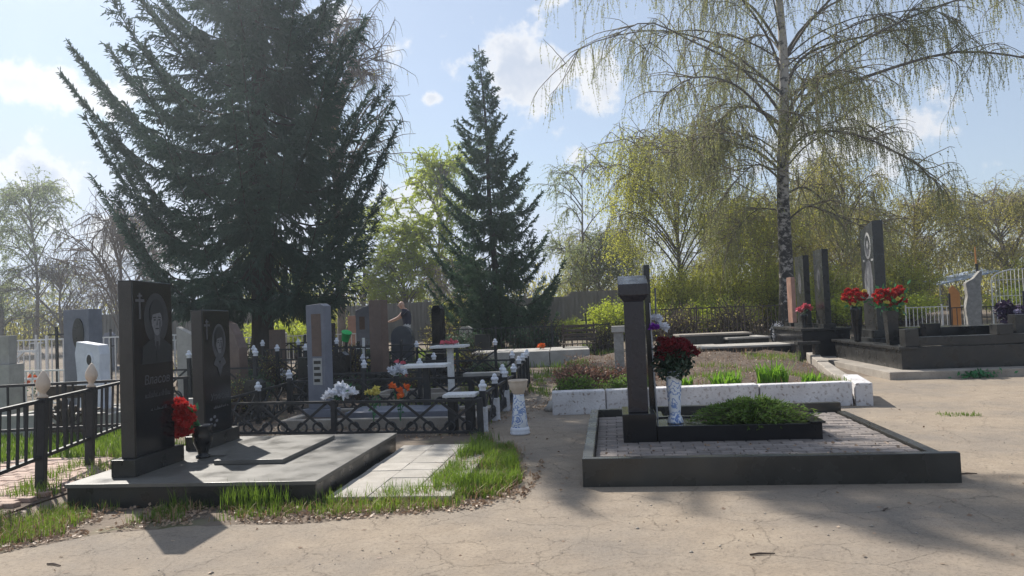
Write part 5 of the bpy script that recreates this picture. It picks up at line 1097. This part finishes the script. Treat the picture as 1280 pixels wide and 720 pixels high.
DB = bush('dry_bush', 'reddish brown dry shrub at the left end of the bed', (1.15,13.3,.2), 1.25, .55, 202, 'dry_red', 190, 2600, .045, None, 'twig')
dupe(DB, (1.95,13.2,.2), 130, (.9,.9), 'brown dry shrub in the bed left of the pillar')
g1 = bush('green_bush', 'low green shrub at the front left corner of the bed', (.98,12.6,.2), .8, .36, 203, 'juniper', 120, 1800, .05)
dupe(g1, (1.75,12.55,.2), 90, (1,.9), 'low green shrub right behind the pillar in the bed')
G3 = 'twiggy shrubs among the graves'
S1 = bush('twiggy_shrub', 'brown twiggy shrub beside the left lattice fence', (-4.7,13.2,0), 1.0, .8, 205, 'leaf_olive', 150, 700, .03, G3)
for x_, y_, sc_, lb in ((-5.6,17.3,(1.2,1.3),'twiggy shrub against the spruce fence'),(-4.3,19.6,(1.3,1.4),'twiggy shrub between spruce and brown stone'),(-2.2,15.9,(1,.8),'low twiggy shrub behind the white table'),(-8.2,20,(1.5,1.6),'twiggy shrub left under the spruce'),(-1.1,19.6,(1.3,1.1),'twiggy shrub left of the concrete ledge'),(1.2,27.0,(1.8,1.7),'twiggy shrub behind the young spruce foot'),(-2.6,28,(1.8,1.8),'twiggy shrub left of the young spruce foot'),(3.0,25.6,(1.4,1.4),'twiggy shrub behind the slatted bench'),(5.8,27.2,(2.2,2.2),'brown tangle behind the rusty fence'),(7.9,27.6,(2.2,2.4),'brown tangle at the birch foot behind the fence')):
    dupe(S1, (x_, y_, gz(y_)), x_*77, sc_, lb)
E1 = bush('evergreen_shrub', 'dark evergreen shrub in the shade right of the woman portrait stone', (-5.0,14.2,0), 1.1, .7, 207, 'spruce2', 160, 3200, .05, 'dark evergreen shrubs')
for x_, y_, sc_, lb in ((-5.9,16.6,(1.1,1.1),'dark evergreen shrub at the left spruce fence'),(-4.5,17.9,(1.2,1.2),'dark evergreen shrub behind the slim blue grey stone'),(-3.4,15.6,(.9,.7),'low dark evergreen shrub inside the lattice fences'),(-6.8,19.2,(1.5,1.4),'dark evergreen shrub at the spruce trunk'),(-2.3,19.4,(1.1,.8),'low dark evergreen shrub beyond the tables'),(-.6,18.3,(1.0,.8),'low dark evergreen shrub near the concrete ledge'),(-4.0,21.4,(1.4,1.3),'dark evergreen shrub left of the rounded black stone'),(.6,26.5,(1.8,1.5),'dark evergreen shrub under the young spruce'),(-1.6,26.0,(1.6,1.4),'dark evergreen shrub at the left under the young spruce')):
    dupe(E1, (x_, y_, gz(y_)), x_*91, sc_, lb)
fence('inner black lattice fence between the slim stone and the tables', (-3.9,14.6), (-1.7,14.1), .08, .6, [.02,1.1,2.2], 'lattice', .7, .07, FIN1, group=G1)
fence('black lattice fence right of the brown gravestone', (-3.3,18.6), (-.4,17.9), .1, .75, [.02,1.0,2.0,2.95], 'lattice', .85, .06, FIN1, group=G1)
# dim undergrowth far behind
rng = np.random.default_rng(300); n = 46000
X = rng.uniform(-48, 44, n); Y = rng.uniform(52, 58, n); hmax = 2.6 + 1.3*np.sin(X*.33) + .9*np.sin(X*.9+1) + np.clip((X-2)/14,0,1)*2.2
Z = .6 + np.abs(rng.normal(size=n))*.5*hmax*.9; Z = np.minimum(Z, .6+hmax*1.2)
V, F = leaves(rng, np.stack([X,Y,Z],1), rng.normal(size=(n,3)) + np.array([0,0,.6]), rng.uniform(.15,.4,n), .13)
stuff(tag(obj('far_undergrowth', arr_mesh('far_undergrowth', V, F, K['leaf_olive'])), 'dense far scrub closing the view behind the trees', 'scrub'))
m_ = 2600; X = rng.uniform(-48,44,m_); Y = rng.uniform(51,58,m_); P0 = np.stack([X,Y,np.full(m_,.4)],1)
S = np.stack([P0, P0+np.stack([rng.normal(size=m_)*.3,rng.normal(size=m_)*.3,rng.uniform(1,2.2,m_)],1), P0+np.stack([rng.normal(size=m_)*.7,rng.normal(size=m_)*.6,rng.uniform(2.5,4.5,m_)],1)],1)
V, F = tubes(S, np.broadcast_to(np.array([.04,.025,.01]),(m_,3)), 3); stuff(tag(obj('far_stems', arr_mesh('far_stems', V, F, K['twig_grey'])), 'bare stems of the far scrub', 'scrub'))

# ------------------------------------------------------------------ grass, litter, flowers in the ground
def blades(rng, X, Y, Z, h, wd, lean=.35):
    n = len(X); a = rng.uniform(0,6.28,n); d = np.stack([np.cos(a),np.sin(a),np.zeros(n)],1); s = np.stack([-np.sin(a),np.cos(a),np.zeros(n)],1); h = np.broadcast_to(h,n); l = (rng.uniform(.1,1,n)*lean*h)[:,None]
    B_ = np.stack([X,Y,Z],1); w2 = (np.broadcast_to(wd,n)/2)[:,None]; up = np.array([0,0,1.])
    m1 = B_ + up*(h*.55)[:,None] + d*l*.3; tp = B_ + up*h[:,None]*(1-.15*rng.random((n,1))) + d*l
    V = np.stack([B_-s*w2, B_+s*w2, m1+s*w2*.8, m1-s*w2*.8, tp+s*w2*.12, tp-s*w2*.12],1).reshape(-1,3); i = np.arange(n)[:,None]*6
    F = np.concatenate([i+np.array([[0,1,2,3]]), i+np.array([[3,2,4,5]])]); return V, F
from mathutils import noise as mn
def inpoly(x, y, P):
    c = False; j = len(P)-1
    for i in range(len(P)):
        if (P[i][1] > y) != (P[j][1] > y) and x < (P[j][0]-P[i][0])*(y-P[i][1])/(P[j][1]-P[i][1])+P[i][0]: c = not c
        j = i
    return c
def scatter(rng, poly_, dens, thr=-1, sc=1.2, off=0):
    xs = [p[0] for p in poly_]; ys_ = [p[1] for p in poly_]; n = int((max(xs)-min(xs))*(max(ys_)-min(ys_))*dens); o = []
    for x, y in zip(rng.uniform(min(xs),max(xs),n), rng.uniform(min(ys_),max(ys_),n)):
        if inpoly(x, y, poly_) and mn.noise((x*sc+off, y*sc, off)) + .35*mn.noise((x*sc*4, y*sc*4, off)) > thr: o.append((x, y))
    return np.array(o) if o else np.zeros((0,2))
rng = np.random.default_rng(400)
gp = []
# verge in front of the left grave, the corner tuft, the left corner, the lawn
front = [FS(-.05,-.02)[:2], FS(2.36,-.02)[:2], (-.9,6.9), (-.25,6.55), (-.6,6.42), (-1.7,6.28), (-2.7,6.36), (-3.4,6.3), (-3.9,5.75), (-4.4,5.6), (-4.7,6.4)]
q = scatter(rng, front, 2600, -.12, 1.9); gp.append(blades(rng, q[:,0], q[:,1], np.zeros(len(q)), rng.uniform(.04,.13,len(q)), .005))
q = scatter(rng, [FS(.75,-.16)[:2], FS(2.25,-.16)[:2], FS(2.3,-.01)[:2], FS(.75,-.01)[:2]], 3400, .0, 3.2, 3); gp.append(blades(rng, q[:,0], q[:,1], np.zeros(len(q)), rng.uniform(.12,.27,len(q)), .0065, .4))
q = scatter(rng, [FS(2.38,-.1)[:2], (-.75,6.75), (-.65,7.05), FS(2.42,.16)[:2]], 2200, -.1, 2.5, 5); gp.append(blades(rng, q[:,0], q[:,1], np.zeros(len(q)), rng.uniform(.07,.2,len(q)), .006, .5))
tuft = [(-.75,6.85),(-.2,6.7),(.02,7.3),(-.02,8.2),(-.05,9.1),(-.2,9.75),(-.48,9.8),(-.62,9.0),(-.72,8.0),(-.85,7.3)]
q = scatter(rng, tuft, 4800, -.28, 1.4, 7); gp.append(blades(rng, q[:,0], q[:,1], np.zeros(len(q)), rng.uniform(.05,.17,len(q))*(.6+.9*np.array([max(0, .5+mn.noise((a*3, b*3, 1.))) for a, b in q])), .0068, .7))
left = [(-9,3.2),(-5,5.0),(-3.9,5.75),(-4.2,6.9),(-4.5,7.0),(-4.9,6.6),(-6,6.5),(-9,6.5)]
q = scatter(rng, left, 2900, -.25, 1.5, 9); gp.append(blades(rng, q[:,0], q[:,1], np.zeros(len(q)), rng.uniform(.035,.11,len(q)), .005, .5))
q = scatter(rng, [(-4.95,7.3),(-4.55,7.2),(-4.35,9.6),(-4.2,10.2),(-5.2,10.3),(-5.15,9)], 1600, -.05, 2, 11); gp.append(blades(rng, q[:,0], q[:,1], np.zeros(len(q)), rng.uniform(.06,.2,len(q)), .008, .4))
q = scatter(rng, [(-12,9.5),(-5.2,9.6),(-5.2,13.6),(-12,13.6)], 700, -.35, 1, 13); gp.append(blades(rng, q[:,0], q[:,1], np.zeros(len(q)), rng.uniform(.05,.14,len(q)), .012, .5))
q = scatter(rng, [(5.55,10.25),(6.1,10.1),(6.2,10.4),(5.7,10.55)], 900, -.2, 3, 15); gp.append(blades(rng, q[:,0], q[:,1], np.full(len(q),.005), rng.uniform(.02,.06,len(q)), .008, .6))
q = scatter(rng, [(-2.9,11.6),(-.4,11.0),(.2,17),(-2.5,18)], 260, -.05, 1.5, 17); gp.append(blades(rng, q[:,0], q[:,1], np.zeros(len(q)), rng.uniform(.05,.16,len(q)), .012, .5))
q = scatter(rng, [(-3.5,19),(3,19),(4,30),(-4,30)], 110, .0, .8, 19); gp.append(blades(rng, q[:,0], q[:,1], np.array([gz(y) for y in q[:,1]]), rng.uniform(.08,.25,len(q)), .022, .5))
q = scatter(rng, [(.25,15.5),(.9,13.5),(1.1,19),(.5,19.5)], 400, .08, 1.5, 21); gp.append(blades(rng, q[:,0], q[:,1], np.array([gz(y)+.004 for y in q[:,1]]), rng.uniform(.05,.16,len(q)), .012, .5))
# weeds inside the bed
bedq = []
for _ in range(9000):
    u, v = rng.uniform(.3,5.6), rng.uniform(.35,8.0)
    if u > 4.6+.17*v: continue
    k = mn.noise((u*.9+4, v*.7, 2.)) + .3*mn.noise((u*4, v*4, 1.))
    if k > .3 - .4*(u > 3.9+.15*v) : x, y, _ = FB(u, v); bedq.append((x, y, gz(y)+bedz(u,v)-.01))
bedq = np.array(bedq); gp.append(blades(rng, bedq[:,0], bedq[:,1], bedq[:,2], rng.uniform(.05,.16,len(bedq)), .011, .5))
dead = []
for kk_ in (0, 1, 2, 3, 4, 5):
    v0, f0 = gp[kk_]; c0 = v0.reshape(-1,6,3); sel = rng.random(len(c0)) < .3; b0 = c0[sel,0] + rng.normal(size=(int(sel.sum()),3))*np.array([.05,.05,0]); dead.append(blades(rng, b0[:,0], b0[:,1], b0[:,2], rng.uniform(.03,.12,len(b0)), .007, 1.6))
V, F = cat(dead); stuff(tag(obj('dead_grass', arr_mesh('dead_grass', V, F, K['dry'])), 'straw coloured dead grass mixed into the green verge', 'dry grass'))
V, F = cat(gp); stuff(tag(obj('grass', arr_mesh('grass', V, F, K['grass'])), 'fresh green grass growing along the edges of the graves', 'grass'))
# dry stalks and fallen leaves
dp = []; lp = []
for _ in range(5500):
    u, v = rng.uniform(.25,5.9), rng.uniform(.3,9.6)
    if u > 4.55+.18*v: continue
    x, y, _ = FB(u, v); z = gz(y)+bedz(u,v)
    lp.append((x, y, z+.01))
    if rng.random() < .2: dp.append((x, y, z-.01))
dp = np.array(dp); V, F = blades(rng, dp[:,0], dp[:,1], dp[:,2], rng.uniform(.06,.24,len(dp)), .009, .9); stuff(tag(obj('dry_stalks', arr_mesh('dry_stalks', V, F, K['dry'])), 'brown dry stalks covering the planting bed', 'dry grass'))
edge = [(-4.6,6.95),(-3.4,6.9),(-1.8,6.7),(-.9,6.7),(-.2,6.6),(.1,7.2),(.25,8.4),(.22,7.6),(.02,6.55),(-.5,6.3),(-1.7,6.15),(-2.6,6.22),(-3.3,6.15),(-3.9,5.55),(-5.2,4.7),(-5.2,5.2)]
for a_, z_ in ((scatter(rng, edge, 1200, -.2, 2.2, 31), .012), (scatter(rng, [(-4.5,10.4),(-.3,10.0),(.4,17),(-9,24),(-9,17)], 160, -.25, 1, 33), .015), (scatter(rng, [(.0,11),(.6,12.2),(1.2,20),(.2,20)], 220, -.1, 1, 35), .012), (scatter(rng, [(-2.6,6.55),(-.3,6.75),(.1,8.2),(0,6.6),(-1.7,6.25)], 500, -.3, 2, 37), .02)):
    for x, y in a_: lp.append((x, y, gz(y)+z_+rng.uniform(0,.012)))
q = scatter(rng, [(-5,4.3),(4.5,4.0),(6,15),(.5,11)], 5, -1, 1, 39)
for x, y in q:
    if not (0 < (x-PR[0]) < 3.6 and 6.5 < y < 10.8): lp.append((x, y, .012))
for _ in range(70):
    u, v = rng.uniform(.15,3.05), rng.uniform(.12,1.2); x, y, _ = FP(u, v); lp.append((x, y, .188))
lp = np.array(lp); D = rng.normal(size=lp.shape); D[:,2] *= .25; V, F = leaves(rng, lp, D, rng.uniform(.02,.055,len(lp)), rng.uniform(.015,.035,len(lp)))
V[:,2] = np.maximum(V[:,2], .0085)
stuff(tag(obj('leaf_litter', arr_mesh('leaf_litter', V, F, K['litter'])), 'brown fallen leaves lying along the edges and on the bed', 'leaf litter'))
# grit and pebbles on the road
n = 1500; X = rng.uniform(-4.5,7.5,n); Y = 3.6 + rng.random(n)**1.6*11; ok = ~((X > .4) & (X < 4.3) & (Y > 6.4) & (Y < 10.6)) & ~((X < .1) & (Y > 6.1)) & ~((X < -3.0) & (Y > 5.3)) & ~((X > .3) & (Y > 11.2)) & (Y > 4.9 + (X+4)*-.0); X, Y = X[ok], Y[ok]; n = len(X)
oct_ = np.array([(1,0,0),(0,1,0),(-1,0,0),(0,-1,0),(0,0,.8),(0,0,-.6)]); sz = rng.uniform(.003,.009,n)*np.where(rng.random(n) < .06, 2.0, 1)
V = (np.stack([X,Y,np.full(n,.008)],1)[:,None,:] + oct_[None]*sz[:,None,None]*rng.uniform(.7,1.3,(n,6,3))).reshape(-1,3)
tri = np.array([(0,1,4),(1,2,4),(2,3,4),(3,0,4),(1,0,5),(2,1,5),(3,2,5),(0,3,5)]); F = (np.arange(n)[:,None,None]*6 + tri[None]).reshape(-1,3)
stuff(tag(obj('pebbles', arr_mesh('pebbles', V, F, K['concrete'])), 'loose grit and small pebbles scattered on the road', 'gravel'))
# fallen twigs on the road
for i, (x, y, L_, a_, lb) in enumerate([(1.52,4.93,.16,3,'thick dark twig lying on the road at centre right'),(2.75,5.85,.1,50,'short twig on the road below the plot corner'),(4.0,6.9,.14,-5,'thin twig on the sandy road right of the plot'),(-3.2,5.3,.13,-20,'small twig on the road at lower left')]):
    m = MB().tube([(-L_/2,0,.008),(-L_*.1,.008,.01),(L_/2,-.004,.008)], [.006,.007,.004], 5); tag(obj('twig', m.mesh('twig', K['twig']), None, (x, y, .006), (0,0,R(a_))), lb, 'twig', 'fallen twigs on the road')
# iris clumps in the bed
for i, (u, v, s_, lb) in enumerate([(2.85,.95,1.0,'bright green iris clump at the centre of the bed'),(3.62,1.0,1.05,'bright green iris clump second along the bed front'),(4.2,.9,.6,'small iris clump third along the bed front'),(2.25,1.3,.5,'smallest iris clump behind the vase of roses')]):
    x, y, _ = FB(u, v); n = int(120*s_); ang_ = rng.uniform(0,6.28,n); rr_ = np.sqrt(rng.uniform(0,1,n))*.17*s_
    V, F = blades(rng, np.cos(ang_)*rr_*1.35, np.sin(ang_)*rr_, np.full(n,-.03), rng.uniform(.25,.46,n)*s_, .045, .5)
    c = thing('iris_clump', lb, 'plant', (x, y, bedz(u,v)+.0), 0, 'iris clumps in the bed'); obj('foliage', arr_mesh('foliage', V, F, K['iris']), c)
x, y, _ = FQ(1.6,-.12); n = 120; a = rng.uniform(0,6.28,n); P = np.stack([rng.normal(size=n)*.2, rng.normal(size=n)*.06, np.abs(rng.normal(size=n))*.05+.01],1)
c = thing('leafy_weed', 'small leafy weed growing at the foot of the concrete footing', 'plant', (x, y, .006), 0); V, F = leaves(rng, P, rng.normal(size=P.shape)+np.array([0,0,.8]), .09, .05); obj('foliage', arr_mesh('foliage', V, F, K['green_pl']), c)

# ------------------------------------------------------------------ thin scattering volume, added to imitate veiling lens glare
hm_ = bpy.data.materials.new('glare_haze'); hm_.use_nodes = True; ht = hm_.node_tree; ht.nodes.clear()
ho = ht.nodes.new('ShaderNodeOutputMaterial'); hv = ht.nodes.new('ShaderNodeVolumePrincipled'); ht.links.new(hv.outputs[0], ho.inputs['Volume'])
hv.inputs['Color'].default_value = (.8,.9,1,1); hv.inputs['Density'].default_value = .0017; hv.inputs['Anisotropy'].default_value = .7
stuff(tag(obj('glare_haze', MB().box(-155,155,-45,165,-1.2,19.6).mesh('glare_haze', hm_)), 'thin added scattering volume standing in for lens glare', 'glare_haze'))
